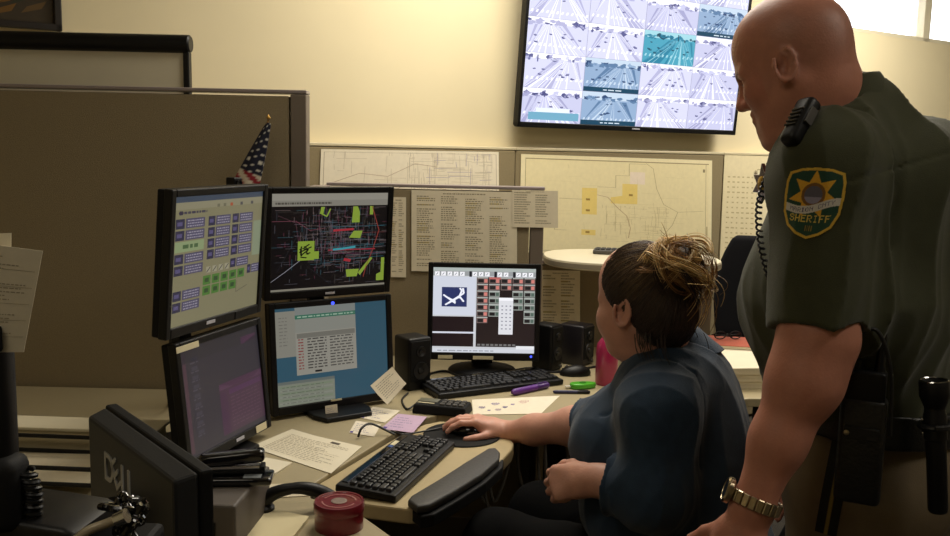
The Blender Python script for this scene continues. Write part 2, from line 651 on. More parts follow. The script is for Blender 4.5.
def tv_tile(p, x0, y0, x1, y1, seed, style):
    r = random.Random(seed)
    W_, H_ = x1 - x0, y1 - y0
    X = lambda a: x0 + min(max(a, 0), 1) * W_
    Y = lambda a: y0 + min(max(a, 0), 1) * H_
    pal = {0: ('c6c7e4', 'f0f0fd', 'a2a2c8', '4e5080'), 1: ('d4d5ee', 'fafaff', 'b2b2d4', '5a5c8e'),
           2: ('4a9fb8', '9fd2de', '2f7f9c', '1f4f63'), 3: ('8fa9c9', 'c3d4e6', '5c7ba0', '2c4670')}[style]
    base, light, mid, dark = pal
    p.rect(x0, y0, x1, y1, base, 0)
    vx = r.uniform(.3, .75)
    hz = r.uniform(.74, .86)
    p.rect(X(0), Y(hz), X(1), Y(1), light, 1)

    def blob(a, b, ra, rb, c, ly):
        n_ = 8
        ph = r.random() * 6
        p.poly([(X(a + ra * (1 + .35 * math.sin(ph + 3 * i_)) * math.cos(2 * math.pi * i_ / n_)), Y(b + rb * (1 + .35 * math.cos(ph + 2 * i_)) * math.sin(2 * math.pi * i_ / n_))) for i_ in range(n_)], c, ly)
    for k in range(26):                                   # trees and buildings along the skyline
        a = r.random()
        blob(a, hz + r.uniform(-.02, .09), r.uniform(.02, .07), r.uniform(.02, .07), r.choice((mid, mid, base, dark)), 2)
    for k in range(9):                                     # verges
        a = r.uniform(-.6, 1.6)
        if abs(a - vx) > .4:
            p.poly([(X(a), Y(0.0)), (X(a + .25), Y(0.0)), (X(vx + (a - vx) * .25), Y(hz - .04)), (X(vx + (a - vx) * .2), Y(hz - .04))], mid, 1)
    for k in range(22):                                    # lanes and glare running to the horizon
        a = -0.5 + k * .1 + r.uniform(-.04, .04)
        wd_ = r.choice((.012, .02, .05))
        p.poly([(X(a), Y(.0)), (X(a + wd_), Y(.0)), (X(vx + (a - vx) * .12 + wd_ * .15), Y(hz - .02)), (X(vx + (a - vx) * .12), Y(hz - .02))], light if wd_ < .04 else r.choice((light, base, base)), 3)
    cw = r.uniform(.12, .25)
    for k in range(12):                                    # zebra crossing
        a = .03 + k * .082
        p.poly([(X(a), Y(cw)), (X(a + .035), Y(cw)), (X(a + .05), Y(cw + .08)), (X(a + .02), Y(cw + .08))], light, 4)
    for k in range(r.randint(3, 11)):                      # cars
        a, b = r.uniform(.1, .9), r.uniform(.3, .66)
        s_ = .016 + .03 * (.7 - b)
        blob(a, b, s_ * 1.3, s_ * 1.1, dark, 5)
        blob(a + s_ * .2, b + s_ * .5, s_ * .6, s_ * .3, mid, 6)
    if r.random() < .5:
        a = r.uniform(.1, .9)
        p.rect(X(a), Y(.75), X(a + .02), Y(.95), dark, 5)
    if style == 3:
        p.rect(X(0), Y(0), X(1), Y(.14), '12425c', 6)
        p.text(X(.35), Y(.05), X(.7), H_ * .03, 'd8e4f0', 7, W_ * .05)


p = Print()
sty = [[0, 3, 1, 0], [1, 3, 1, 0], [1, 1, 2, 0], [1, 1, 0, 3], [0, 1, 0, 1]]
for rr in range(5):
    for cc in range(4):
        tv_tile(p, cc * .25, rr * .2, (cc + 1) * .25 - .002, (rr + 1) * .2 - .002, 100 + rr * 4 + cc, sty[rr][cc])
p.rect(.03, .015, .24, .06, '6fa6c0', 7)
p.rect(.06, .06, .2, .085, 'e4ecf6', 7)
p.rect(0, 0, 1, 1, '9a9ab4', -1)
M_TV = mat('television_picture', '050505', 0.3, attr=True, emit='attr', estr=1.2)
p.build('screen', M_TV, tv, rectmap(-TVW / 2 + B, B * 1.5, TVW / 2 - B, TVH - B, 0.004), Vector((0, -1, 0)), 0.00008)

# ------------------------------------------------------------------ cubicle partitions


def partition(name, label, a, b, h, thick=0.06, post=True, fab=M_FABRIC, capm=M_CAP):
    a, b = Vector((a[0], a[1], 0)), Vector((b[0], b[1], 0))
    L = (b - a).length
    ang = math.atan2(b.y - a.y, b.x - a.x)
    t = thing(name, label, 'partition', tuple(a), (0, 0, ang))
    e = 0.052 if post else 0.0
    bm = nb()
    box(bm, ((L - e) / 2, 0, (h - .02) / 2 + .005), (L - e - 0.004, thick - 0.008, h - .03), 0.005)
    mk('fabric_panel', bm, fab, t)
    bm = nb()
    box(bm, (L / 2, 0, h - 0.007), (L, thick, 0.012), 0.003)
    mk('cap', bm, capm, t)
    if post:
        bm = nb()
        box(bm, (L - e / 2 + 0.001, 0, (h - .014) / 2), (e - 0.004, thick, h - .014), 0.003)
        mk('end_post', bm, M_TRIM, t)
    bm = nb()
    box(bm, ((L - e) / 2, 0, 0.05), (L - e, thick + .004, 0.1), 0.003)
    mk('kick_plate', bm, M_TRIM, t)
    return t


partition('cubicle_partition', 'tall taupe fabric cubicle partition behind the stacked monitors', (-1.84, 2.80), (-0.522, 2.80), 1.668)
partition('cubicle_partition', 'fabric cubicle partition behind the centre monitor with papers pinned on', (-0.55, 3.33), (0.25, 3.33), 1.37)
partition('cubicle_partition', 'short return partition linking tall and low cubicle walls', (-0.565, 2.84), (-0.565, 3.295), 1.36, post=False)
partition('counter_partition', 'low fabric partition under the rounded white counter', (0.255, 3.56), (0.945, 3.56), 1.072)

# rounded transaction counter
t = thing('counter_top', 'rounded white counter top on the low partition behind the seated person', 'counter', (0.60, 3.45, 1.074))
pts = []
for k in range(40):
    a = 2 * math.pi * k / 40
    ca, sa = math.cos(a), math.sin(a)
    pts.append((0.335 * math.copysign(abs(ca) ** 0.75, ca), 0.25 * math.copysign(abs(sa) ** 0.75, sa)))
bm = nb()
prism(bm, pts, 0.0, 0.030, 0.004)
mk('top', bm, mat('white_laminate', 'cfc6ac', 0.35, vary=0.03), t, True)
bm = nb()
prism(bm, [(x * 1.004, y * 1.004) for x, y in pts], 0.005, 0.022)
mk('edge_band', bm, mat('counter_edge', '8f8673', 0.5, vary=0.03), t, True)
t = thing('label_printer', 'flat grey device lying on the rounded counter', 'device', tuple(PZ(614, 253.5, 1.105)), (0, 0, math.radians(-12)))
bm = nb()
box(bm, (0, 0, 0.008), (0.16, 0.1, 0.016), 0.004)
mk('body', bm, M_GREY, t)
bm = nb()
for i in range(7):
    for j in range(3):
        box(bm, (-.063 + i * .021, -.03 + j * .025, 0.018), (.016, .018, .004))
tag(mk('keys', bm, mat('dark_grey_keys', '2b2a29', .5), t), kind='stuff')

# ------------------------------------------------------------------ projector screen and picture at the far left
t = thing('projection_screen', 'white projection screen with a thick black top roller', 'screen', (-1.30, 2.955, 0.0))
bm = nb()
tube(bm, [(-0.30, 0, 1.815), (-0.295, 0, 1.815), (0.368, 0, 1.815), (0.373, 0, 1.815)], [.024, .029, .029, .024], 20)
mk('roller', bm, M_BLACK, t, True)
bm = nb()
box(bm, (0.36, 0, 1.38), (0.02, 0.03, 0.82), 0.004)
mk('side_frame', bm, M_BLACK, t)
bm = nb()
box(bm, (0.025, 0.0, 1.39), (0.645, 0.006, 0.80))
mk('canvas', bm, mat('screen_canvas', 'd9d2bb', 0.7, vary=0.02), t)
bm = nb()
box(bm, (0.03, 0, 0.975), (0.66, 0.03, 0.03), 0.006)
mk('bottom_bar', bm, M_BLACK, t)
bm = nb()
box(bm, (0.03, 0, 0.49), (0.05, 0.03, 0.94), 0.006)
box(bm, (0.03, 0, 0.011), (0.5, 0.12, 0.02), 0.006)
mk('stand', bm, M_BLACK, t)

pa, pb, pc = PW(-60, 22, .02), PW(62, 30, .02), PW(62, -90, .02)
PWD = (pb - pa).length
t = thing('picture_frame', 'dark framed picture on the wall at the top left corner', 'picture', tuple(pa), (0, 0, WTH))
bm = nb()
HH = 0.42
for x, z, sx, sz in ((.012, HH / 2, .024, HH), (PWD - .012, HH / 2, .024, HH), (PWD / 2, .012, PWD, .024), (PWD / 2, HH - .012, PWD, .024)):
    box(bm, (x, 0, z), (sx, 0.025, sz), 0.004)
mk('frame', bm, mat('dark_frame_wood', '1f1812', 0.4, vary=0.15, vscale=20), t)
p = Print()
p.rect(0, 0, 1, 1, '3a3020', 0)
rr = random.Random(2)
for k in range(50):
    x, y = rr.random(), rr.random()
    p.poly([(x, y), (x + .2, y + .05), (x + .25, y + .12), (x + .06, y + .06)], rr.choice(('5b4524', '6d4d1c', '4a3d22', '2f3322', '7a5a22')), 1)
p.build('picture', M_PRINT, t, rectmap(.02, .02, PWD - .02, HH - .02, 0.0), Vector((0, -1, 0)))

# ------------------------------------------------------------------ papers pinned on the partitions
PP = 3.297


def listing(cols, rows, ink='a2977c', hi='cdb858', hip=.18, title=True):
    def d(p):
        p.rect(0, 0, 1, 1, 'e8dec4', 0)
        if title:
            p.text(.3, .955, .7, .015, ink)
        for c in range(cols):
            x0 = .05 + c * (.92 / cols)
            for r in range(rows):
                y = .92 - r * (.88 / rows)
                if random.random() < .88:
                    L = random.uniform(.45, .8) * .9 / cols
                    h_ = .5 * .88 / rows
                    if random.random() < hip:
                        p.rect(x0, y - .1 * h_, x0 + L * .7, y + h_ * 1.1, hi, 1)
                    p.text(x0, y, x0 + L, h_, ink, 2, .014)
    return d


def quadY(x0, y0, x1, y1, Y, sl=0.02):
    return [PY(x0, y1, Y), PY(x1, y1 + (x1 - x0) * sl, Y), PY(x1, y0 + (x1 - x0) * sl, Y), PY(x0, y0, Y)]


sheet('phone_list', 'tall narrow list pinned beside the upper map monitor', 'paper', quadY(391, 197, 406, 277, PP), None, listing(2, 34), .0008)
sheet('phone_list', 'large four column list pinned above the centre monitor', 'paper', quadY(411.5, 190, 517, 271, PP), None, listing(4, 34, title=True), .0008)
sheet('phone_list', 'small two column card overhanging the partition end post', 'paper', quadY(512, 190, 558, 227, PP - .003), None, listing(2, 14, hip=0), .0008)
sheet('phone_list', 'list with yellow lines hung on the low partition under the counter', 'paper', quadY(541, 270, 580, 346, 3.527), None, listing(2, 24, hip=.3), .0008)

# ------------------------------------------------------------------ desk
DZ = 0.73
t = thing('desk', 'beige laminate wrap around workstation desk', 'desk', (0, 0, 0))
dpts = [(-1.84, 2.76), (-0.51, 2.76), (-0.51, 3.29), (0.25, 3.29), (0.25, 3.52), (1.7, 3.52), (1.7, 2.86), (0.883, 2.80),
        (0.45, 2.60), (0.20, 2.50)] + [tuple(PZ(x, y, DZ).xy) for x, y in ((513, 429), (500, 421), (484, 417), (438, 415), (420, 419), (401, 428), (308, 487), (311, 498), (350, 507), (391, 536))] + [(-0.16, 1.2), (-0.22, 0.95), (-1.84, 0.95)]
bm = nb()
prism(bm, dpts[::-1], DZ - 0.028, DZ, 0.003)
mk('worktop', bm, M_DESK, t)
for x, y, a, L in ((-1.2, 2.66, 0, .9), (-1.75, 1.6, 90, .9), (-.3, 1.1, 90, .3), (1.62, 3.2, 90, .5), (0.2, 3.2, 90, .12), (-.45, 3.2, 90, .12)):
    bm = nb()
    box(bm, (x, y, (DZ - .03) / 2), (L, .03, DZ - .031), .003, rot=(0, 0, math.radians(a)))
    mk('support_panel', bm, M_DESKEDGE, t)

# ------------------------------------------------------------------ monitors


def monitor(name, label, loc, yaw, tilt, W, H, draw, bz=0.018, chin=0.024, base_z=None, estr=1.0, marks=(), lights=(), smat=None, group=None, brand=None, back='plain'):
    """loc: centre of the front face. The front looks along local -y"""
    t = thing(name, label, 'monitor', tuple(loc), (tilt, 0, yaw), group)
    bm = nb()
    for x, z, sx, sz in ((-W / 2 + bz / 2, 0, bz, H), (W / 2 - bz / 2, 0, bz, H), (0, -H / 2 + chin / 2, W - bz * 2 + .002, chin), (0, H / 2 - bz / 2, W - bz * 2 + .002, bz)):
        box(bm, (x, 0.011, z), (sx, 0.022, sz), 0.003)
    mk('bezel', bm, M_BLACK, t)
    bm = nb()
    box(bm, (0, 0.030, 0), (W - .004, 0.022, H - .004), 0.004)
    box(bm, (0, 0.052, -0.01), (W * .72, 0.026, H * .7), 0.008, taper=(1, 1, .85, .85))
    mk('back_case', bm, M_BLACKM, t)
    p = Print()
    draw(p)
    p.build('screen', smat or M_SCREEN, t, rectmap(-W / 2 + bz, -H / 2 + chin, W / 2 - bz, H / 2 - bz, 0.006), Vector((0, -1, 0)), 0.0001)
    for i, (x, z, sx, sz, m) in enumerate(marks):
        bm = nb()
        box(bm, (x, -0.001, z), (sx, 0.0015, sz), 0.0003)
        mk('sticker', bm, m, t)
    for (x, z, r, m) in lights:
        bm = nb()
        lathe(bm, [(r, 0), (r, .0015), (0, .002)], 12, Matrix.Translation((x, 0, z)) @ STAND)
        mk('power_light', bm, m, t)
    if brand:
        bm = nb()
        text_bm(bm, brand[0], brand[1], Matrix.Translation((brand[2], -0.0008, -H / 2 + chin * .5)) @ STAND, 0.0002)
        mk('brand_lettering', bm, MATS['pale_lettering'], t)
    if base_z is not None:                                   # neck and foot, kept upright
        M = (Matrix.Translation(loc) @ TRS((0, 0, 0), (tilt, 0, yaw))).inverted() @ Matrix.Translation((loc[0], loc[1], base_z)) @ Matrix.Rotation(yaw, 4, 'Z')
        h = loc[2] - base_z
        bm = nb()
        t2 = nb()
        box(t2, (0, 0.085, h * .5), (0.075, 0.03, h), 0.006)
        box(t2, (0, 0.075, h - .01), (0.09, 0.03, 0.09), 0.006)
        join(bm, t2, M)
        mk('neck', bm, M_BLACK, t)
        bm = nb()
        t2 = nb()
        lathe(t2, [(0.118, 0), (0.12, .004), (0.112, .012), (0.05, .022), (0, .023)], 36, None, 1.0, 0.85)
        bmesh.ops.translate(t2, verts=t2.verts, vec=(0, 0.05, 0))
        join(bm, t2, M)
        mk('foot', bm, M_BLACK, t, True)
    return t


mat('pale_lettering', 'b9b9c4', 0.4, vary=0.02)
M_LABEL = mat('label_sticker', 'd5cba8', 0.7, vary=0.03)
M_BLUELED = mat('blue_power_light', '101030', 0.3, emit='3a4cff', estr=2.5)


def scr_console(p):                        # radio console, upper left monitor
    p.rect(0, 0, 1, 1, '858062', 0)
    p.rect(0, .955, 1, 1, '39475a')
    p.rect(0, .90, 1, .955, '8f8a70')
    p.poly([(.055, .86), (.085, .86), (.095, .875), (.085, .89), (.055, .89), (.045, .875)], '2e2a40')
    p.text(.1, .866, .34, .018, '39354a', 2, .02)
    for x in (.45, .52, .6, .72, .85):
        p.rect(x, .9, x + .03, .925, random.choice(('a9502e', '4b4a4e', '6d6a55')), 2)
    PUR, DK = '3a3550', '2b2a45'

    def blk(x, y, wd=.25, h=.075, g=False):
        p.rect(x, y, x + wd * .3, y + h, DK)
        p.rect(x + wd * .34, y, x + wd, y + h, '4c4763' if not g else '5f8a52')
        for k in range(3):
            p.text(x + wd * .4, y + h * (.15 + .28 * k), x + wd * .95, h * .12, 'a39fae', 2, .012)
        p.rect(x + wd * .05, y + h * .3, x + wd * .22, y + h * .7, '56507a', 2)
    for y in (.755, .665, .485, .395):
        blk(.02, y, .30)
    p.rect(.02, .575, .32, .655, '8f9f74')
    p.text(.1, .60, .26, .03, '48643f', 2, .03)
    for x in (.36, .635):
        for y in (.755, .665, .575, .485):
            blk(x, y, .25)
    p.rect(.9, .45, 1.0, .75, '8b957a')
    for k in range(4):
        p.rect(.36 + k * .07, .375, .41 + k * .07, .425, 'a29d84')
        p.line([(.365 + k * .07, .38), (.405 + k * .07, .42)], .008, '3c3a3a', 2)
    blk(.635, .38, .22)
    for k in range(5):
        for j in range(2):
            if j == 0 and k > 3:
                continue
            p.rect(.33 + k * .1, .195 + j * .085, .415 + k * .1, .27 + j * .085, '4c7a33')
            p.rect(.35 + k * .1, .215 + j * .085, .395 + k * .1, .25 + j * .085, '2f4d2a', 2)
    blk(.85, .3, .15)
    blk(.02, .2, .28)
    blk(.02, .11, .28)
    p.line([(.72, .26), (.72, .16), (.86, .2)], .006, '5c5846', 2)


def scr_citymap(p):
    p.rect(0, 0, 1, 1, '0a0709', 0)
    p.rect(0, .93, 1, 1, '9c988c')
    p.rect(0, .87, 1, .93, '8d897e')
    p.text(.03, .89, .5, .02, '4b473f', 2, .012)
    p.rect(0, 0, 1, .02, '8d887a', 3)
    r = random.Random(21)
    for k in range(620):
        x, y = r.gauss(.58, .22), r.gauss(.5, .2)
        if not (0 < x < .98 and .04 < y < .85):
            continue
        L = r.uniform(.03, .13)
        c = r.choice(('5d5a62', '44464e', '70666f', '3a626e', '7a6a68', '6a3648', '4f4a44'))
        if r.random() < .5:
            p.line([(x, y), (min(x + L, 1), y)], .003, c)
        else:
            p.line([(x, y), (x, min(y + L, .86))], .003, c)
    p.line([(.0, .1), (.12, .2), (.25, .32)], .006, '8f8f98')
    p.line([(.25, .32), (.2, .7), (.05, .78)], .004, '5a3a44')
    p.line([(.05, .2), (.25, .65)], .003, '2c2c33')
    p.line([(.3, .25), (.5, .05), (.62, .12)], .003, '2c2c33')
    p.line([(.0, .72), (.2, .72), (.32, .62), (.45, .64)], .005, '77424f')
    for k in range(6):
        y = .3 + k * .07
        p.line([(.5, y), (.98, y + r.uniform(-.02, .02))], .004, r.choice(('7a3238', '2e6a78', '6a6a70', '7a3a60')))
    p.line([(.52, .61), (.62, .615), (.7, .62)], .022, 'b0303a', 3)
    p.line([(.52, .41), (.6, .415), (.72, .43)], .022, '3fa0ae', 3)
    p.line([(.48, .405), (.9, .4)], .012, 'a83040', 2)
    p.line([(.62, .3), (.68, .285)], .03, 'b0303a', 3)
    p.line([(.86, .86), (.93, .6), (.88, .4), (.82, .2), (.8, .1)], .008, '8d3a33', 3)
    G = '8ea83c'
    p.rect(.22, .31, .36, .51, G, 3)
    for k in range(14):
        p.line([(.23 + r.random() * .11, .33 + r.random() * .15), (.23 + r.random() * .11, .33 + r.random() * .15)], .012, '0a0709', 4)
    p.rect(.33, .32, .4, .4, G, 3)
    p.poly([(.68, .69), (.75, .69), (.75, .8), (.73, .86), (.69, .86)], G, 3)
    p.rect(.7, .71, .73, .8, '0a0709', 4) if False else None
    p.poly([(.66, .53), (.76, .52), (.78, .6), (.7, .6)], G, 3)
    p.poly([(.65, .11), (.74, .11), (.76, .19), (.64, .19)], G, 3)
    p.poly([(.77, .12), (.88, .3), (.86, .31), (.75, .15)], G, 3)
    p.poly([(.92, .05), (.99, .05), (.99, .3), (.96, .3), (.96, .14), (.92, .12)], G, 3)
    p.poly([(.4, .79), (.43, .79), (.44, .86), (.41, .86)], G, 3)
    p.line([(.4, .8), (.46, .76), (.49, .84)], .012, G, 3)
    p.rect(.84, .77, .87, .86, G, 3)


def scr_calls(p):                          # dispatch list, lower right of the stacked four
    p.rect(0, 0, 1, 1, '33586a', 0)
    p.rect(0, .5, .17, .97, '8d8b80')
    for k in range(9):
        p.text(.03, .9 - k * .035, .1, .008, '6a6860', 2, .02)
    p.rect(.17, .92, .71, 1, '858a86')
    p.rect(.17, .88, .71, .92, '35705a')
    p.text(.19, .893, .7, .014, '9fb8a4', 2, .02)
    p.rect(.17, .74, .71, .88, '8e8f86')
    p.rect(.17, .30, .71, .74, '9a978c')
    p.rect(.18, .68, .70, .73, '77756c', 2)
    for k in range(11):
        y = .66 - k * .03
        p.text(.19, y, .235, .012, '8a3f3c', 3, .02)
        p.text(.27, y, .44, .012, '3f3d3a', 3, .025)
        p.text(.47, y, .68, .012, '4a4844', 3, .025)
    p.rect(.33, .315, .39, .335, '151515', 3)
    p.rect(0, 0, .5, .25, '858a7b')
    p.rect(0, .22, .5, .25, '6a716c', 2)
    for k in range(6):
        p.rect(.02, .02 + k * .033, .48, .034 + k * .033, '7d8b72' if k % 2 else '8f9286', 2)
        p.text(.04, .023 + k * .033, .4, .006, '5a5f52', 3, .03)


def scr_dim(p):                            # dim desktop, lower left of the four
    p.rect(0, 0, 1, 1, '332f38', 0)
    p.rect(0, .86, 1, 1, '2f2c33')
    p.rect(.02, .03, .06, .95, '4c3440')
    for k in range(9):
        y = .86 - k * .085
        p.rect(.12, y, .19, y + .035, '3f3c48')
        p.text(.11, y - .02, .2, .012, '4d4955', 2, .03)
    p.rect(.76, .86, .97, .93, '57394f')
    p.rect(.42, .05, 1, .55, '4a3243')
    p.rect(.42, .49, 1, .55, '5f4257')
    p.rect(.42, .05, .52, .47, '563c54')
    p.rect(.54, .42, .98, .47, '5a3a58')
    for k in range(9):
        p.text(.55, .38 - k * .035, .95, .012, '5c4052', 2, .03)


def scr_center(p):
    p.rect(0, 0, 1, 1, 'bdbfc4', 0)
    p.rect(0, .96, 1, 1, 'a3aba8')
    p.rect(0, .905, 1, .96, '8f9294')
    for k in range(16):
        x = .015 + k * .061
        if k in (5, 9, 12):
            p.rect(x + .03, .895, x + .055, .96, '14161e', 2)
        else:
            p.rect(x, .905, x + .045, .952, 'e6e6ea', 2)
            p.line([(x + .012, .915), (x + .03, .94)], .006, '55586a', 3)
    p.rect(0, .44, .415, .895, 'c4c8d4')
    p.rect(.085, .54, .33, .77, '27305c', 2)
    for q in ([(.12, .56), (.3, .7), (.29, .76)], [(.12, .66), (.22, .6)], [(.1, .68), (.22, .58)], [(.15, .58), (.26, .66), (.3, .6)], [(.25, .64), (.28, .73), (.26, .76)]):
        p.line(q, .018, 'e4e6f0', 3)
    p.rect(0, .245, .40, .425, '1a1013')
    p.rect(0, .225, .415, .245, 'c9ccd8', 2)
    p.rect(0, .07, .40, .225, '1a1013')
    p.rect(.425, .07, 1, .895, '1d1516')
    for c in range(5):
        for r_ in range(9):
            x, y = .43 + c * .115, .82 - r_ * .078
            if (c == 0 and r_ > 6) or (c == 1 and r_ > 5) or c == 2 and r_ > 1 or (c == 3 and r_ > 4) or (c == 4 and r_ > 6):
                continue
            red = r_ < 2 or c == 0
            p.rect(x, y, x + .105, y + .06, '8b928c' if not red else '6b5a57', 2)
            p.rect(x + .008, y + .01, x + .062, y + .05, '1c1a1b', 3)
            p.rect(x + .068, y + .01, x + .098, y + .05, 'c4776e' if red else '4d5e55', 3)
            p.rect(x, y + .06, x + .105, y + .072, 'a7aaa6', 2)
    p.rect(.545, .87, .66, .893, 'b0625e', 3)
    p.rect(.645, .22, .785, .655, 'd2d3d8', 4)
    p.rect(.645, .62, .785, .655, 'e9e9ee', 5)
    for a in range(3):
        for b in range(7):
            p.rect(.67 + a * .04, .28 + b * .045, .687 + a * .04, .293 + b * .045, '7f7f8c', 5)
    for k in range(9):
        p.rect(.44 + k * .043, .082, .47 + k * .043, .105, '6a6a6a', 3)
    p.rect(0, 0, 1, .045, 'c3c6ce', 2)
    p.text(.05, .015, .6, .012, '8a8d9a', 3, .03)
    p.rect(.82, .045, 1, .085, 'd8dade', 3)


# right hand column of the four
RY = math.atan2(.22, .326)
M_SC_DIM = mat('dim_lit_screen', '050505', 0.3, attr=True, emit='attr', estr=0.7)


def col_mon(label, pl_t, pl_b, pr_t, pr_b, Yl, Yr, tilt, draw, **kw):
    """a monitor from the pixels of its four front corners and the depth of its two sides"""
    a, b, c, d = PY(*pl_t, Yl), PY(*pl_b, Yl), PY(*pr_t, Yr), PY(*pr_b, Yr)
    cen = (a + b + c + d) / 4
    x = ((c + d) - (a + b)) / 2
    W = Vector((x.x, x.y, 0)).length
    H = ((a - b).length + (c - d).length) / 2
    yaw = math.atan2(x.y, x.x)
    print('MON', label, 'W %.3f H %.3f yaw %.1f' % (W, H, math.degrees(yaw)), tuple(round(v, 3) for v in cen))
    return monitor('monitor', label, cen, yaw, math.radians(tilt), W, H, draw, **kw)


m1 = col_mon('upper left monitor of the stacked four showing a radio console', (173, 192), (165, 341), (268, 182), (262, 313), 1.96, 2.34, 4.5, scr_console,
             smat=M_SC_DIM, group='four stacked monitors', brand=None, marks=[(-.03, -.155, .035, .008, MATS['pale_lettering']), (.1, -.158, .05, .02, M_BLACK)])
m2 = col_mon('upper right monitor of the stacked four showing a city map', (266, 190), (265, 304), (393.5, 184), (391, 291), 2.47, 2.69, 4.0, scr_citymap,
             smat=M_SC_DIM, group='four stacked monitors', marks=[(.0, -.149, .03, .006, MATS['pale_lettering'])])
m3 = col_mon('lower left monitor of the stacked four, dim with a purple window', (174, 346), (190, 462), (263, 316), (270, 434), 1.98, 2.33, -6, scr_dim,
             smat=M_SC_DIM, group='four stacked monitors', marks=[(-.14, .133, .085, .014, M_LABEL), (.03, -.135, .035, .008, MATS['pale_lettering']), (.13, -.135, .05, .018, M_LABEL)])
m4 = col_mon('lower right monitor of the stacked four showing a call list', (265, 306), (277, 421), (391, 293), (395, 393), 2.46, 2.68, -5, scr_calls,
             smat=M_SC_DIM, group='four stacked monitors', lights=[(.0, .147, .005, M_BLUELED)], marks=[(.0, -.137, .035, .006, M_LABEL)])
# stands that carry two monitors each
for (ma, mb, lb) in ((m1, m3, 'black pole stand carrying the left pair of stacked monitors'), (m2, m4, 'black pole stand carrying the right pair of stacked monitors')):
    mid = (Vector(ma.location) + Vector(mb.location)) / 2
    yaw = ma.rotation_euler.z
    bk = Vector((-math.sin(yaw), math.cos(yaw), 0))
    base = mid + bk * 0.125
    t = thing('monitor_stand', lb, 'stand', (base.x, base.y, DZ + .0005), (0, 0, yaw), 'poles behind the stacked monitors')
    bm = nb()
    box(bm, (0, 0, 0.3), (0.05, 0.03, 0.6), 0.006)
    mk('pole', bm, M_BLACK, t)
    bm = nb()
    fy_, fw_ = (-.17, .10) if ma is m1 else (-.24, .09)
    prism(bm, [(-fw_ + .02, fy_), (fw_ - .02, fy_), (fw_, fy_ + .05), (fw_, .08), (.07, .11), (-.07, .11), (-fw_, .08), (-fw_, fy_ + .05)], 0, .014, .004)
    mk('foot', bm, M_BLACK, t)
    for mm in (ma, mb):
        z = mm.location.z - DZ
        bm = nb()
        box(bm, (0, -0.038, z), (0.09, 0.05, 0.09), 0.006)
        mk('bracket', bm, M_BLACKM, t)

# centre monitor
c1 = PY(484, 312, 3.04)
mc = monitor('monitor', 'square black monitor in the desk corner with a white console screen', c1, math.radians(1.5), math.radians(-4), 0.385, 0.335, scr_center,
             base_z=DZ + .0005, bz=.017, chin=.026, smat=mat('bright_lit_screen', '050505', 0.3, attr=True, emit='attr', estr=1.15),
             marks=[(-.13, -.157, .05, .012, M_LABEL), (.0, -.158, .07, .012, M_LABEL)], lights=[(.165, -.152, .004, M_BLUELED)])

# monitor seen from behind, bottom left
na, fa = PY(199, 475, 1.16), PY(104, 402, 1.46)
dd = fa - na
DW = Vector((dd.x, dd.y, 0)).length
cen = (na + fa) / 2
dyaw = math.atan2(dd.y, dd.x)                 # from the near end to the far end
DH = 0.335
t = thing('monitor', 'dark grey monitor seen from behind at the lower left', 'monitor', (cen.x, cen.y, cen.z), (0, 0, dyaw))
bm = nb()
box(bm, (0, -0.011, -DH / 2), (DW, 0.020, DH), 0.004)
mk('bezel', bm, M_BLACKM, t)
bm = nb()
box(bm, (0, 0.0145, -DH / 2), (DW - .006, 0.032, DH - .006), 0.005, taper=(1, 1, .95, .95))
M_DELLBACK = mat('charcoal_plastic', '2a2b2d', 0.5, spec=.3, vary=0.08, bump=.1, bscale=400)
bk_ = mk('back_case', bm, M_DELLBACK, t)
bm = nb()
LM = Matrix.Rotation(math.pi, 4, 'Z') @ STAND
for ch, dx, rz in (('D', .046, 0), ('E', .016, 38), ('L', -.016, 0), ('L', -.042, 0)):
    text_bm(bm, ch, 0.064, Matrix.Translation((0.028 + dx * 1.1, 0.0312, -0.072)) @ LM @ Matrix.Rotation(math.radians(rz), 4, 'Z'), 0.0012, 0.0008)
mk('logo_lettering', bm, mat('silver_lettering', '9a9a98', 0.45, 0.2, vary=0.03), t)
bm = nb()
for k in range(9):
    box(bm, (-.03, 0.0305, -.2 - k * .011), (.17, .003, .004))
mk('vent_slots', bm, M_BLACK, t)
bm = nb()
nz0 = -(cen.z - DZ) + .02
box(bm, (0, 0.055, (nz0 - .1) / 2), (0.09, 0.05, -.1 - nz0), 0.008)
mk('neck', bm, M_BLACKM, t)
bm = nb()
box(bm, (0, 0.03, -(cen.z - DZ) + .0105), (0.26, 0.2, 0.02), 0.006)
mk('foot', bm, M_BLACKM, t)
p = Print()
p.rect(0, 0, 1, 1, '0c0c10', 0)
p.build('screen', M_SCREEN, t, lambda u, v: (DW / 2 - .018 - (DW - .036) * (1 - u) , -0.0215, -DH + .02 + (DH - .04) * v), Vector((0, -1, 0)))

# ------------------------------------------------------------------ keyboards, keyboard tray, mouse
TZ = 0.722
kA, kB, kC, kD = PZ(341.5, 483, .742), PZ(391, 497, .742), PZ(451, 444, .742), PZ(405.6, 433, .742)
kc = (kA + kB + kC + kD) / 4
kx = ((kD - kA) + (kC - kB)) / 2             # along the keyboard, from its left (near) end to its right end
KL = kx.length
kyaw = math.atan2(kx.y, kx.x)
KD = 0.148


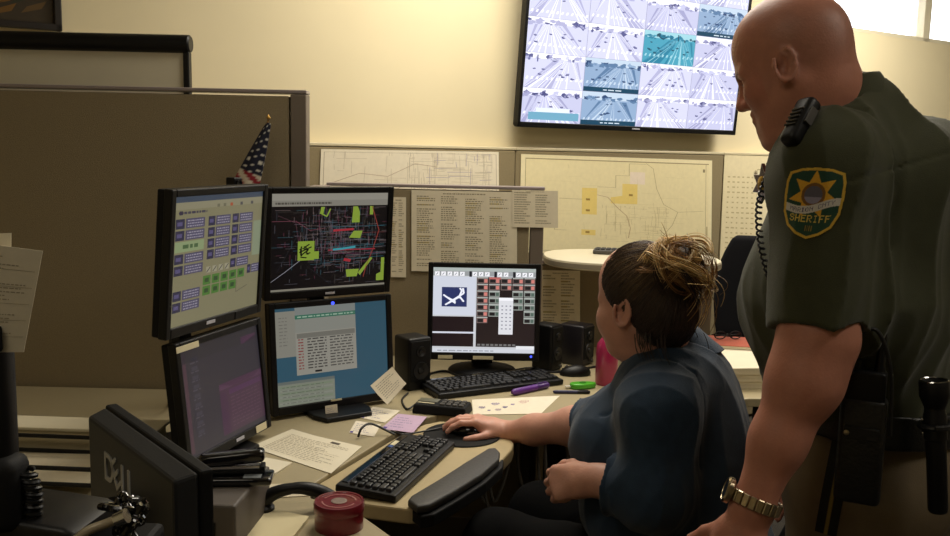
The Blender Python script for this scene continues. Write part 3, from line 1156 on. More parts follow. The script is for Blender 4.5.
def keyboard(name, label, loc, yaw, L, D, tilt, single):
    t = thing(name, label, 'keyboard', loc, (tilt, 0, yaw))
    bm = nb()
    box(bm, (0, 0, 0.009), (L, D, 0.018), 0.004)
    mk('case', bm, M_BLACK, t)
    bm = nb()
    box(bm, (0, D * .40, 0.0185), (L * .9, D * .10, 0.003), 0.001)
    mk('media_strip', bm, M_GLOSS, t)
    u = (L - .02) / 22.6
    base = nb()
    box(base, (0, 0, 0.004), (u * .86, u * .86, 0.008), 0.0012, 1, taper=(2, 1, .82, .82))
    kme = bpy.data.meshes.new('key')
    base.to_mesh(kme)
    base.free()
    kme.materials.append(M_KEY)
    keys = []
    rows = [[(0, 1)] + [(2 + i + (i // 4) * .5, 1) for i in range(12)] + [(15.4 + i, 1) for i in range(3)],
            [(i, 1) for i in range(13)] + [(13, 2)] + [(15.4 + i, 1) for i in range(3)] + [(18.6 + i, 1) for i in range(4)],
            [(0, 1.5)] + [(1.5 + i, 1) for i in range(12)] + [(13.5, 1.5)] + [(15.4 + i, 1) for i in range(3)] + [(18.6 + i, 1) for i in range(4)],
            [(0, 1.75)] + [(1.75 + i, 1) for i in range(11)] + [(12.75, 2.25)] + [(18.6 + i, 1) for i in range(3)],
            [(0, 2.25)] + [(2.25 + i, 1) for i in range(10)] + [(12.25, 2.75)] + [(16.4, 1)] + [(18.6 + i, 1) for i in range(4)],
            [(0, 1.25), (1.25, 1.25), (2.5, 1.25), (3.75, 6.25), (10, 1.25), (11.25, 1.25), (12.5, 1.25), (13.75, 1.25)] + [(15.4 + i, 1) for i in range(3)] + [(18.6, 2), (20.6, 1), (21.6, 1)]]
    ry = [2.6, 1.45, .45, -.55, -1.55, -2.55]
    v = (D * .76) / 6.6
    allk = nb()
    for r_, y in zip(rows, ry):
        for x, wd in r_:
            cx = -L / 2 + .01 + (x + wd / 2) * u
            cy = y * v - D * .05
            sc = (wd + (wd - 1) * .16, v / u, 1)
            if single:
                k = bpy.data.objects.new('key', kme)
                k.location = (cx, cy, 0.0175)
                k.scale = sc
                link(k, t)
            else:
                tm = bmesh.new()
                tm.from_mesh(kme)
                join(allk, tm, Matrix.Translation((cx, cy, 0.0175)) @ Matrix.Diagonal((*sc, 1)))
    if single:
        allk.free()
    else:
        tag(mk('keys', allk, M_KEY, t), kind='stuff')
    return t


kb = keyboard('keyboard', 'black full size keyboard on the keyboard tray', (kc.x, kc.y, TZ + .004), kyaw, KL * 1.03, KD, math.radians(2.5), True)
bm = nb()
box(bm, (KL * .28, KD * .40, 0.0205), (KL * .09, .012, .001))
mk('sticker', bm, M_LABEL, kb)
bm = nb()
box(bm, (KL * .21, KD * .40, 0.0205), (KL * .035, .011, .001))
mk('blue_badge', bm, mat('blue_badge', '3a5a9a', .4), kb)

# the tray: platform, wrist rest
ku = Vector((math.cos(kyaw), math.sin(kyaw), 0))
kv = Vector((-math.sin(kyaw), math.cos(kyaw), 0))          # away from the user
t = thing('keyboard_tray', 'beige keyboard tray with dark padded wrist rest', 'keyboard tray', (kc.x, kc.y, 0), (0, 0, kyaw))
Minv = (Matrix.Translation((kc.x, kc.y, 0)) @ Matrix.Rotation(kyaw, 4, 'Z')).inverted()


def tloc(pts, z):
    return [tuple((Minv @ PZ(x, y, z)).xy) for x, y in pts]


tp = tloc([(313, 487), (315, 492), (322, 496), (369, 504), (409, 509), (431, 508), (470, 485), (500, 462), (512, 449), (514, 443), (509, 436), (498, 428), (484, 423), (440, 421), (425, 424), (405, 432)], TZ)
bm = nb()
prism(bm, tp, TZ - .036, TZ, .005)
mk('platform', bm, M_BEIGE, t)
wr = tloc([(408, 500), (411, 496), (438, 480), (466, 462), (488, 448.5), (496, 448), (500, 452), (499, 459), (482, 474), (455, 491), (430, 505), (417, 507)], TZ + .018)
bm = nb()
prism(bm, wr, TZ + .0005, TZ + .020, .006, 3)
mk('wrist_rest', bm, mat('wrist_rest_vinyl', '3a3835', .55, bump=.15, bscale=120, vary=.06), t, True)
bm = nb()
prism(bm, [(x, y - .010) for x, y in wr], TZ - .03, TZ - .001, .004)
mk('wrist_rest_base', bm, M_BLACKM, t)
bm = nb()
box(bm, (.05, .06, TZ - .045), (.2, .16, .04), .006)
mk('swivel_arm', bm, M_BLACKM, t)

mp_ = PZ(464, 434, TZ)
t = thing('mouse_pad', 'round black mouse pad beside the keyboard on the tray', 'mouse pad', (mp_.x - .005, mp_.y - .01, TZ + .0005))
bm = nb()
lathe(bm, [(0.105, 0), (0.107, .002), (0.105, .004), (0, .0042)], 40)
mk('pad', bm, M_BLACKM, t, True)


def mouse(name, label, loc, yaw, m=M_GLOSS):
    t = thing(name, label, 'mouse', loc, (0, 0, yaw))
    bm = nb()
    bmesh.ops.create_uvsphere(bm, u_segments=24, v_segments=14, radius=1)
    for v in bm.verts:
        x, y, z = v.co
        z = max(z, -.25)
        v.co = (x * .031 * (1 - .1 * y), y * .056, (z + .25) * .028 * (1 - .12 * y))
    mk('shell', bm, m, t, True)
    bm = nb()
    box(bm, (0, .024, .0295), (.0012, .05, .004), rot=(-.25, 0, 0))
    mk('button_seam', bm, M_GREY, t)
    bm = nb()
    lathe(bm, [(.008, -.003), (.009, 0), (.008, .003)], 14, TRS((0, .03, .0265), (0, math.pi / 2, 0)))
    mk('scroll_wheel', bm, M_GREY, t)
    return t


MS = PZ(463, 430, TZ + .012)
mouse('computer_mouse', 'glossy black mouse under the seated person\'s right hand', (MS.x, MS.y, TZ + .005), math.radians(62))
q = PZ(575, 375, DZ)
mouse('computer_mouse', 'black mouse lying beside the dark speaker and pink bottle', (q.x, q.y, DZ + .0005), math.radians(100), M_BLACK)

# second keyboard under the centre monitor
ka, kb2, kcc, kd = PZ(432, 402, DZ), PZ(560, 388, DZ), PZ(541, 371, DZ), PZ(423, 386, DZ)
k2c = (ka + kb2 + kcc + kd) / 4
k2x = ((kb2 - ka) + (kcc - kd)) / 2
keyboard('keyboard', 'older black keyboard in front of the square centre monitor', (k2c.x, k2c.y, DZ + .0040), math.atan2(k2x.y, k2x.x), max(k2x.length, .43), .165, math.radians(2), False)

# ------------------------------------------------------------------ speakers


def speaker(label, loc, yaw, W, D, H, m=M_BLACK, cone=True, stand=False):
    t = thing('desk_speaker', label, 'speaker', loc, (0, 0, yaw), 'desktop speakers')
    bm = nb()
    box(bm, (0, 0, H / 2), (W, D, H), 0.008, 3)
    mk('cabinet', bm, m, t, True)
    bm = nb()
    box(bm, (0, -D / 2 - .001, H * .56), (W * .86, .005, H * .78), 0.002)
    mk('grille', bm, M_BLACKM, t)
    for z, r in ((H * .38, W * .34), (H * .75, W * .2)):
        bm = nb()
        lathe(bm, [(r, 0), (r * .97, .004), (r * .85, .003), (r * .35, -.0005), (r * .3, .003), (0, .0045)], 24, Matrix.Translation((0, -D / 2 - .0035, z)) @ STAND)
        mk('cone', bm, mat('speaker_cone', '141416', .4, vary=.05), t, True)
    bm = nb()
    lathe(bm, [(.006, 0), (.006, .008), (0, .009)], 14, Matrix.Translation((W * .2, -D / 2 - .003, H * .1)) @ STAND)
    mk('volume_knob', bm, M_GREY, t)
    return t


q = PZ(411, 391, DZ)
speaker('black speaker between the stacked monitors and the centre monitor', (q.x, q.y + .05, DZ + .0005), math.radians(35), .085, .095, .17)
q = PZ(547, 371, DZ)
speaker('slim black speaker tucked behind the right edge of the centre monitor', (q.x, q.y + .03, DZ + .0005), math.radians(50), .07, .085, .165)
q = PZ(577, 366, DZ)
speaker('squat black speaker standing by the pink bottle', (q.x, q.y + .045, DZ + .0005), math.radians(55), .085, .10, .148, mat('dark_speaker_plastic', '1c1a20', .35, vary=.08))

# ------------------------------------------------------------------ pink bottle
q = PZ(606, 384, DZ)
t = thing('water_bottle', 'pink metal water bottle with black cap in front of the seated person', 'bottle', (q.x, q.y, DZ + .0005))
bm = nb()
lathe(bm, [(.034, 0), (.037, .006), (.037, .12), (.034, .138), (.022, .155), (.016, .160)], 32)
mk('flask', bm, mat('pink_enamel', '9c1d4e', .3, vary=.05, coat=.4), t, True)
bm = nb()
lathe(bm, [(.0165, .158), (.0175, .162), (.0175, .175), (.010, .18), (.009, .195), (0, .196)], 24)
mk('cap', bm, M_BLACK, t, True)
bm = nb()
tube(bm, [(-.016, 0, .172), (-.02, 0, .19), (-.01, 0, .2), (0, 0, .197)], .004, 8)
mk('spout_loop', bm, M_BLACK, t, True)

# ------------------------------------------------------------------ small things on the desk


def flat(name, label, cat, px, z=DZ + .0006, **kw):
    """px: pixels of the corners lower left, lower right, upper right, upper left"""
    return sheet(name, label, cat, [PZ(*p_, z) for p_ in px], **kw)


def dr_form(p):
    p.rect(0, 0, 1, 1, 'ddd2b6', 0)
    p.rect(.62, .86, .74, .93, '5a5148')
    for k in range(14):
        y = .8 - k * .052
        p.text(.1, y, random.uniform(.5, .92), .014, 'a79b82', 2, .03)
    p.line([(.1, .5), (.9, .5)], .004, 'a0947a')
    for k in range(10):
        a = k * .7
        p.line([(.62 + .06 * math.cos(a), .58 + .04 * math.sin(a)), (.62 + .06 * math.cos(a + .8), .58 + .04 * math.sin(a + .8))], .005, 'a0947a', 3)


flat('printed_form', 'large printed form with a curled corner before the lower left monitors', 'paper',
     [(250, 447), (331, 474), (362, 447), (292, 431)], draw=dr_form, curlfn=lambda u, v: .0008 + .014 * max(0, .35 - u) * max(0, v - .1))
t = flat('index_card', 'small blank card below the large printed form', 'paper', [(250, 470), (275, 475), (292, 464), (266, 459)], thick=.004)


def dr_env(p):
    p.rect(0, 0, 1, 1, 'd6cbb0', 0)
    for k in range(3):
        p.text(.4, .3 + k * .15, .75, .03, 'a79b82', 2, .03)


flat('envelope', 'long pale envelope behind the black headset', 'envelope', [(243, 500), (309, 496), (308, 484), (246, 485)], draw=dr_env, thick=.0012)


def dr_note(p):
    p.rect(0, 0, 1, 1, 'e0d6ba', 0)
    for k in range(8):
        y = .82 - k * .09
        p.text(.12, y, random.uniform(.6, .9), .018, '6f6a62', 2, .05)


def dr_scrib(col_='e2d8c2'):
    def f(p):
        p.rect(0, 0, 1, 1, col_, 0)
        for k in range(5):
            p.text(.1, .75 - k * .14, random.uniform(.4, .9), .03, '8a82a0', 2, .06)
        p.rect(.02, .02, .14, .14, '5a4a90', 3)
    return f


flat('sticky_note', 'white note beside the lilac note on the desk', 'note', [(360, 418), (385, 423), (400, 411), (373, 407)], draw=dr_scrib(), thick=.0008)
flat('sticky_note', 'lilac sheet lying between notes and the keyboard tray', 'note', [(381, 429), (413, 433), (427, 417), (398, 414)], draw=dr_scrib('c4a9c4'), thick=.0008,
     m=mat('lilac_paper', 'c9aecb', .85, vary=.02))
flat('sticky_note', 'cream note nearest the printed form', 'note', [(349, 433), (374, 437), (381, 425), (356, 421)], draw=dr_scrib('e4dac6'), thick=.0008)
flat('notepad', 'blank cream notepad lying at the lower left near the red tin', 'notepad', [(247, 540), (291, 543), (309, 520), (262, 510)], thick=.008,
     m=mat('cream_paper', 'd9cca4', .85, vary=.02))


def dr_draw(p):
    p.rect(0, 0, 1, 1, 'e6ddc8', 0)
    r = random.Random(5)
    for cx, cy, s, c in ((.12, .45, .05, '6a5a8a'), (.28, .65, .06, '8a7aa8'), (.34, .28, .05, 'a08aa0'), (.22, .25, .025, '6a5a8a'), (.42, .42, .04, '4d4a86'), (.62, .72, .07, 'c9a4a0'), (.5, .58, .03, '8a7aa8')):
        for k in range(16):
            a = k * 2.4
            R_ = s * (k / 16)
            p.line([(cx + R_ * math.cos(a), cy + 1.6 * R_ * math.sin(a)), (cx + R_ * math.cos(a + 1), cy + 1.6 * R_ * math.sin(a + 1))], .012, c, 2)


flat('drawing_sheet', 'white sheet with small purple drawings in front of the older keyboard', 'paper', [(473, 415), (541, 414), (560, 396), (472, 400)], draw=dr_draw, thick=.0009)

# note clipped to the lower corner of the call list monitor
sheet('sticky_note', 'large note stuck askew on the corner of the call list monitor', 'note',
      [PY(387, 405, 2.55), PY(406, 384, 2.60), PY(392, 367, 2.61), PY(370, 386, 2.56)], draw=dr_note, thick=.0008, curl=.004)
sheet('sticky_note', 'tiny white tag stuck under the call list screen', 'note',
      [PY(326, 419, 2.485), PY(338, 416, 2.50), PY(337, 404, 2.505), PY(325, 406, 2.49)], draw=dr_scrib(), thick=.0008)

# keypad
q = PZ(442, 416, DZ)
t = thing('keypad', 'small dark numeric keypad left of the drawing sheet', 'keypad', (q.x, q.y + .04, DZ + .0005), (0, 0, math.radians(-14)))
bm = nb()
box(bm, (0, 0, .014), (.165, .085, .028), .005, taper=(2, 1, .94, .9))
mk('body', bm, M_BLACKM, t)
bm = nb()
box(bm, (-.045, .012, .0285), (.06, .035, .002), .0005)
mk('display', bm, mat('lcd_glass', '6f6d5c', .3), t)
for i in range(4):
    for j in range(3):
        bm = nb()
        box(bm, (.005 + i * .019, -.022 + j * .02, .030), (.014, .014, .006), .0015, 1)
        mk('key', bm, M_GREY, t)
bm = nb()
box(bm, (-.045, -.02, .029), (.05, .006, .0015))
mk('sticker', bm, M_LABEL, t)


def pen(label, a, b, r, m, capm, z=DZ):
    A, Bq = PZ(*a, z), PZ(*b, z)
    L = (Bq - A).length
    yaw = math.atan2((Bq - A).y, (Bq - A).x)
    t = thing('pen', label, 'pen', (A.x, A.y, z + r + .0006), (0, 0, yaw))
    RM = Matrix.Rotation(math.pi / 2, 4, 'Y')
    bm = nb()
    lathe(bm, [(r * .5, 0), (r * .8, L * .03), (r, L * .06), (r, L * .66), (r * .95, L * .66)], 14, RM)
    mk('barrel', bm, m, t, True)
    bm = nb()
    lathe(bm, [(r * 1.02, L * .655), (r * 1.04, L * .66), (r * 1.02, L * .97), (r * .7, L), (0, L)], 14, RM)
    mk('cap', bm, capm, t, True)
    bm = nb()
    box(bm, (L * .82, 0, r * 1.15), (L * .26, r * .5, r * .25), r * .1)
    mk('clip', bm, capm, t)
    return t


pen('thick purple marker in front of the older keyboard', (512, 396), (548, 388), .0105, mat('purple_plastic', '5d2a86', .35), mat('deep_purple_plastic', '43206a', .35))
pen('thin dark blue pen beside the green eraser', (553, 393.5), (590, 394), .0055, mat('navy_plastic', '27264f', .35), M_BLACK)

q = PZ(580, 389, DZ)
t = thing('tape_dispenser', 'small bright green correction tape dispenser by the mouse', 'dispenser', (q.x, q.y + .01, DZ + .0005), (0, 0, math.radians(15)))
bm = nb()
pts = [(.045 * math.cos(a) * (1 + .25 * math.cos(a)), .022 * math.sin(a)) for a in [2 * math.pi * k / 24 for k in range(24)]]
prism(bm, pts, 0, .018, .005, 3)
mk('case', bm, mat('green_plastic', '4fae2c', .3, vary=.04), t, True)
bm = nb()
lathe(bm, [(.011, .0175), (.011, .0195), (0, .02)], 18, Matrix.Translation((.01, 0, 0)))
mk('reel_window', bm, mat('dark_green_plastic', '2c7a1e', .3), t, True)
bm = nb()
box(bm, (-.042, 0, .007), (.018, .012, .006), .002)
mk('tip', bm, M_WHITE, t)

# red tin
q = PZ(336, 535, DZ)
t = thing('round_tin', 'round dark red tin at the near desk edge', 'tin', (q.x, q.y + .04, DZ + .0005))
R_ = .051
bm = nb()
lathe(bm, [(R_ * .97, 0), (R_ * .97, .03), (R_ * .95, .04)], 40)
M_TIN = mat('red_tin', '6e1522', .3, vary=.08, coat=.3)
mk('can', bm, M_TIN, t, True)
bm = nb()
lathe(bm, [(R_, .036), (R_ * 1.01, .038), (R_ * 1.01, .052), (R_ * .97, .056), (R_ * .9, .0555), (R_ * .88, .054), (0, .054)], 40)
lid = mk('lid', bm, M_TIN, t, True)
bm = nb()
lathe(bm, [(R_ * .32, .0543), (R_ * .32, .0552), (R_ * .24, .0556), (0, .0556)], 26)
mk('emblem', bm, mat('tin_emblem', '8f7d74', .4, .3, vary=.2, vscale=200), lid)
bm = nb()
for k in range(26):
    a = 2 * math.pi * k / 26
    if k % 13 in (0, 12):
        continue
    box(bm, (R_ * .66 * math.cos(a), R_ * .66 * math.sin(a), .0545), (R_ * .06, R_ * .16, .0006), rot=(0, 0, a))
mk('ring_lettering', bm, mat('tin_lettering', 'a36a66', .5), lid)

# headset / handset lying behind the tin
q = PZ(297, 511, DZ)
t = thing('telephone_handset', 'black curved telephone handset lying behind the red tin', 'handset', (q.x, q.y, DZ + .0005), (0, 0, math.radians(12)))
bm = nb()
path = spline([(-.075, 0, .012), (-.06, 0, .034), (-.03, 0, .047), (.01, 0, .05), (.045, 0, .04), (.072, 0, .022)], 6)
tube(bm, path, [.012 + .006 * abs(2 * i / (len(path) - 1) - 1) for i in range(len(path))], 14)
mk('handle', bm, M_BLACK, t, True)
for x in (-.07, .068):
    bm = nb()
    lathe(bm, [(.02, 0), (.024, .003), (.024, .014), (.016, .022), (0, .024)], 22, Matrix.Translation((x, 0, 0)))
    mk('ear_cup', bm, M_BLACK, t, True)
bm = nb()
tube(bm, spline([(-.09, 0, .006), (-.12, -.01, .0045), (-.16, .01, .0045), (-.2, -.02, .0045)], 6), .004, 8)
mk('cord', bm, M_CABLE, t, True)

# small computer unit with a stapler and a phone on top
q0 = PY(222, 497, 1.66)
UZ = q0.z
t = thing('desktop_unit', 'small grey vented desktop unit behind the dark monitor', 'computer', (q0.x - .01, q0.y + .07, DZ + .0005), (0, 0, math.radians(-4)))
UH = UZ - DZ
bm = nb()
box(bm, (-.03, 0, UH / 2), (.17, .22, UH), .005)
mk('case', bm, mat('taupe_plastic', '57504a', .55, vary=.05), t)
for k in range(5):
    bm = nb()
    box(bm, (-.03 + k * .011, -.1105, UH - .06), (.005, .003, .05))
    mk('vent_slot', bm, M_BLACK, t)
t = thing('stapler', 'black stapler resting on the small desktop unit', 'stapler', (q0.x - .005, q0.y + .085, UZ + .0185), (0, 0, math.radians(8)))
bm = nb()
box(bm, (0, 0, .004), (.13, .035, .006), .002)
mk('base', bm, M_BLACKM, t)
bm = nb()
box(bm, (0, 0, .011), (.115, .018, .008), .001)
mk('magazine', bm, M_CHROME, t)
bm = nb()
box(bm, (0.002, 0, .030), (.13, .034, .026), .009, 3, rot=(0, math.radians(-5), 0))
mk('lever', bm, M_GLOSS, t, True)
bm = nb()
box(bm, (.062, 0, .008), (.01, .03, .014), .002)
mk('hinge', bm, M_BLACKM, t)
t = thing('cordless_phone', 'black cordless phone lying under the stapler on the desktop unit', 'phone', (q0.x - .01, q0.y + .075, UZ + .001), (0, 0, math.radians(5)))
bm = nb()
box(bm, (0.01, 0, .009), (.16, .06, .016), .006, 3)
mk('body', bm, M_GLOSS, t, True)
bm = nb()
box(bm, (.052, -.005, .0175), (.035, .04, .001))
mk('display', bm, mat('phone_display', '7f8488', .25), t)

# pale box and document tray on the far left of the desk
q = PZ(120, 470, DZ)
t = thing('storage_box', 'long narrow pale box on the desk left of the stacked monitors', 'box', (-.98, q.y + .04, DZ + .0005), (0, 0, math.radians(-2)))
M_BOX = mat('pale_card', 'bdb191', .7, vary=.05, vscale=20)
for nm, c, s in (('bottom', (0, 0, .003), (.47, .07, .006)), ('front_wall', (0, -.035, .05), (.47, .006, .09)), ('back_wall', (0, .035, .05), (.47, .006, .09)),
                 ('side_wall', (-.235, 0, .05), (.006, .07, .09)), ('side_wall', (.235, 0, .05), (.006, .07, .09))):
    bm = nb()
    box(bm, c, s, .002)
    mk(nm, bm, M_BOX, t)
bm = nb()
box(bm, (0, 0, .096), (.49, .09, .008), .002)
mk('lid', bm, mat('pale_rim', 'd3c9ac', .6, vary=.03), t)
q = PZ(58, 497, DZ)
t = thing('document_tray', 'black wire document tray holding papers at the far left', 'tray', (q.x - .06, q.y + .05, DZ + .0005), (0, 0, math.radians(-3)))
for z in (.012, .05, .085):
    bm = nb()
    tube(bm, [(-.17, -.1, z), (.17, -.1, z), (.17, .1, z), (-.17, .1, z), (-.17, -.1, z)], .005, 8, False)
    mk('wire_rim', bm, M_BLACK, t, True)
for x, y in ((-.17, -.1), (.17, -.1), (.17, .1), (-.17, .1)):
    bm = nb()
    tube(bm, [(x, y, 0), (x, y, .09)], .006, 8)
    mk('corner_post', bm, M_BLACK, t, True)
o = sheet('tray_papers', 'loose papers lying in the black wire tray', 'paper', [(q.x - .2, q.y, DZ + .03), (q.x + .07, q.y - .01, DZ + .03), (q.x + .08, q.y + .14, DZ + .045), (q.x - .19, q.y + .15, DZ + .04)], thick=.004, draw=dr_env)

# cables
def cable(label, pts, r=.0035, m=M_CABLE):
    bm = nb()
    P = [Vector(p_) for p_ in pts]
    c = P[0].copy()
    tube(bm, [p_ - c for p_ in spline(P, 8)], r, 7)
    o = mk('cable', bm, m, None, True, loc=c)
    return tag(o, label, 'cable', 'black computer cables')


cable('black cable hanging behind the stacked left monitors', [(-.92, 2.72, .733), (-.9, 2.6, .7345), (-.86, 2.5, .80), (-.83, 2.42, .98), (-.78, 2.36, 1.1)], .004)
z = DZ + .004
cable('keyboard cable looping behind the tray keyboard', [kD + Vector((-.03, .01, -.008)), PZ(372, 424, .76), PZ(362, 428, .757), PZ(358, 437, .736)], .0032)
cable('mouse cable curving across the mouse pad', [(MS.x - .03, MS.y + .05, TZ + .012), PZ(440, 428, TZ + .009), PZ(420, 432, TZ + .006), PZ(403, 434, TZ + .012), PZ(391, 431, z)], .0025)
cable('thin cable from the keypad to the speaker', [PZ(416, 404, z + .01), PZ(407, 409, z), PZ(402, 400, z), PZ(408, 393, z)], .003)
cable('thick cable along the wall under the centre monitor', [PZ(425, 375, z), PZ(445, 371, z), PZ(465, 377, z), PZ(500, 373, z), PZ(530, 368, z), PZ(556, 372, z), PZ(600, 366, z)], .004)
for k, (x0, x1) in enumerate(((.03, .22), (-.02, .3), (.1, .05), (.2, .35), (.28, .15), (-.05, .1))):
    zz = .45 + .06 * (k % 3)
    cable(['cable drooping below the desk corner nearest the tray', 'longest cable drooping below the desk corner', 'short cable loop below the desk corner', 'cable drooping below the desk under the seated person\'s arm',
           'cable hanging at the right of the others under the desk', 'cable hanging close behind the wrist rest'][k],
          [(x0, 2.62 + .028 * k, .69), (x0 + .02, 2.6 + .028 * k, zz), ((x0 + x1) / 2, 2.59 + .028 * k, zz - .14), (x1, 2.6 + .028 * k, zz), (x1, 2.62 + .028 * k, .69)], .005, mat('dark_grey_cable', '5c5850', .5))
# a computer under the desk with a small red light
t = thing('computer_tower', 'dark computer tower under the desk with a small red light', 'computer', (.36, 2.98, 0.001))
bm = nb()
box(bm, (0, 0, .24), (.19, .4, .48), .008)
mk('case', bm, M_BLACKM, t)
bm = nb()
box(bm, (0, -.202, .24), (.17, .01, .44), .004)
mk('front_panel', bm, M_BLACK, t)
q = PY(571, 457, 2.77)
bm = nb()
lathe(bm, [(.004, 0), (.004, .003), (0, .004)], 12, Matrix.Translation((q.x - .36, -.207, min(q.z, .46))) @ STAND)
mk('power_light', bm, mat('red_power_light', '300808', .3, emit='ff6a55', estr=6), t)

# things on the desk behind the woman
q = PZ(738, 393, DZ)
for k in range(3):
    o = thing('paper_stack', ['bottom block of white paper in the stack behind the seated person', 'middle block of white paper in the stack behind the seated person', 'top block of white paper in the stack behind the seated person'][k],
              'paper', (q.x + .02 + .006 * k, q.y + .20 - .004 * k, DZ + .0005 + k * .0245), (0, 0, math.radians(4 + 2 * k)), 'paper stack behind the seated person')
    bm = nb()
    box(bm, (0, 0, .012), (.36, .30, .024), .001)
    mk('sheets', bm, M_PAPER, o)
    bm = nb()
    for j in range(5):
        box(bm, (0, 0, .003 + j * .0046), (.361, .301, .0009))
    mk('sheet_edges', bm, mat('paper_edge', 'b3a88c', .9), o)
SZ = DZ + .0005 + 3 * .0245
q2 = PZ(722, 343, SZ)
t = thing('notebook', 'orange covered notebook on the paper stack behind the seated person', 'notebook', (q2.x, q2.y - .02, SZ + .0005), (0, 0, math.radians(-10)))
bm = nb()
box(bm, (0, 0, .006), (.22, .17, .010), .001)
mk('pages', bm, M_PAPER, t)
bm = nb()
box(bm, (0, 0, .012), (.225, .175, .002), .0005)
mk('cover', bm, mat('orange_cover', 'a8452a', .5, vary=.12, vscale=25), t)
t = thing('eyeglasses', 'folded dark eyeglasses lying on the orange notebook', 'eyeglasses', (q2.x + .02, q2.y - .0, SZ + .0145), (0, 0, math.radians(8)))
for s in (-1, 1):
    bm = nb()
    tube(bm, [(.03 * s + .022 * math.cos(a), .0, .016 + .014 * math.sin(a)) for a in [2 * math.pi * k / 20 for k in range(21)]], .0022, 7, False)
    mk('lens_rim', bm, M_BLACK, t, True)
    bm = nb()
    tube(bm, [(.053 * s, 0, .02), (.05 * s, .03, .012), (-.03 * s, .034 + .008 * s, .004)], .0022, 7)
    mk('temple', bm, M_BLACK, t, True)
bm = nb()
tube(bm, [(-.008, 0, .018), (0, 0, .021), (.008, 0, .018)], .002, 7)
mk('bridge', bm, M_BLACK, t, True)

# ------------------------------------------------------------------ small flag behind the monitors
fl_top, fl_bot = PY(268.5, 120, 2.70), PY(226, 232, 2.70)
t = thing('small_flag', 'small furled stars and stripes flag rising behind the monitors', 'flag', (fl_bot.x, fl_bot.y, fl_bot.z))
d = fl_top - fl_bot
bm = nb()
low = Vector((PZ(200, 395, DZ).x - fl_bot.x, 0.02, DZ + .03 - fl_bot.z))
tube(bm, [low, Vector((0, 0, 0)), d], .003, 8)
mk('staff', bm, mat('wood_stick', '8a6a3c', .5, vary=.1), t, True)
bm = nb()
lathe(bm, [(.0, 0), (.006, .004), (.006, .008), (.002, .014), (0, .017)], 12, Matrix.Translation(d))
mk('finial', bm, mat('gilt', 'b08a44', .35, .7), t, True)
# furled cloth: a narrow cone of folds, coloured by place
me = bpy.data.meshes.new('cloth')
vs, fs, cs = [], [], []
NU, NV = 24, 60
dn = d.normalized()
sx_ = Vector((1, 0, 0))
sy_ = dn.cross(sx_).normalized()
sx_ = sy_.cross(dn)
for j in range(NV + 1):
    v = j / NV
    for i in range(NU):
        a = 2 * math.pi * i / NU
        wd = (.006 + .042 * (1 - v) ** .8) * (1 + .16 * math.sin(4 * a + 3 * v))
        pt = d * (.12 + .86 * v) + sx_ * (wd * math.cos(a) + .004) + sy_ * wd * .5 * math.sin(a) - Vector((0, 0, .01 * (1 - v)))
        vs.append(tuple(pt))
        if v > .50:
            star = (int(i / 24 * 7) + int(v * 26)) % 2 == 0 and (v * 26) % 1 < .5 and (i / 24 * 7) % 1 < .45
            cs.append(lin('d9d4c8') if star else lin('16182c'))
        else:
            k = int((v + a * .04) * 17)
            cs.append(lin('8c1f2a') if k % 2 else lin('cfc4b0'))
for j in range(NV):
    for i in range(NU):
        k = (i + 1) % NU
        fs.append((j * NU + i, j * NU + k, (j + 1) * NU + k, (j + 1) * NU + i))
me.from_pydata(vs, [], fs)
at = me.color_attributes.new('Col', 'FLOAT_COLOR', 'POINT')
at.data.foreach_set('color', np.array([(*c, 1) for c in cs], dtype=np.float32).ravel())
me.materials.append(mat('flag_cloth', 'ffffff', .9, attr=True, vary=.08, vscale=60))
me.shade_smooth()
link(bpy.data.objects.new('cloth', me), t)
t = thing('flag_holder', 'small dark block the flag staff leans from', 'holder', (PZ(200, 395, DZ).x, fl_bot.y + .02, DZ + .0005))
bm = nb()
box(bm, (0, 0, .015), (.08, .06, .03), .004)
mk('block', bm, M_BLACK, t)
t = thing('webcam', 'little black camera perched behind the upper left monitor', 'camera', tuple(PY(234, 183, 2.33)), (0, 0, math.radians(60)))
bm = nb()
box(bm, (0, 0, .0), (.03, .03, .03), .004)
mk('housing', bm, M_BLACK, t)
bm = nb()
lathe(bm, [(.009, 0), (.009, .006), (.004, .006), (0, .004)], 16, Matrix.Translation((0, -.015, 0)) @ STAND)
mk('lens', bm, M_GLOSS, t, True)
bm = nb()
box(bm, (0, .012, -.045), (.012, .006, .07), .002)
mk('clip', bm, M_BLACK, t)

# ------------------------------------------------------------------ lower left foreground
t = thing('equipment_box', 'black equipment box below the telephone at the near left', 'box', (-.56, 0.99, DZ + .0005))
bm = nb()
box(bm, (0, 0, .15), (.36, .17, .30), .008)
mk('case', bm, M_BLACKM, t)
bm = nb()
box(bm, (0, -.086, .2), (.26, .006, .08), .003)
mk('front_panel', bm, M_BLACK, t)
EZ = DZ + .3015
q = PY(62, 512, 1.0)
t = thing('telephone', 'glossy black telephone with coiled cord at the lower left', 'telephone', (q.x, q.y, EZ), (0, 0, math.radians(-8)))
bm = nb()
pts = [(-.09, 0), (.045, 0), (.047, .02), (.043, .036), (.03, .042), (-.02, .046), (-.09, .05)]
prism(bm, [(x, y) for x, y in pts], -.05, .05, .008, 3, Matrix.Rotation(math.pi / 2, 4, 'X'))
mk('body', bm, M_BLACK, t, True)
bm = nb()
hel = []
a0, a1 = PY(27, 470, .97) - Vector((q.x, q.y, EZ)), PY(44, 545, .97) - Vector((q.x, q.y, EZ))
for k in range(200):
    v = k / 199
    c = a0.lerp(a1, v) + Vector((.004 * math.sin(v * 6), 0, 0))
    a = v * 2 * math.pi * 12
    hel.append(c + Vector((.008 * math.cos(a), .008 * math.sin(a), 0)))
tube(bm, hel, .0028, 6)
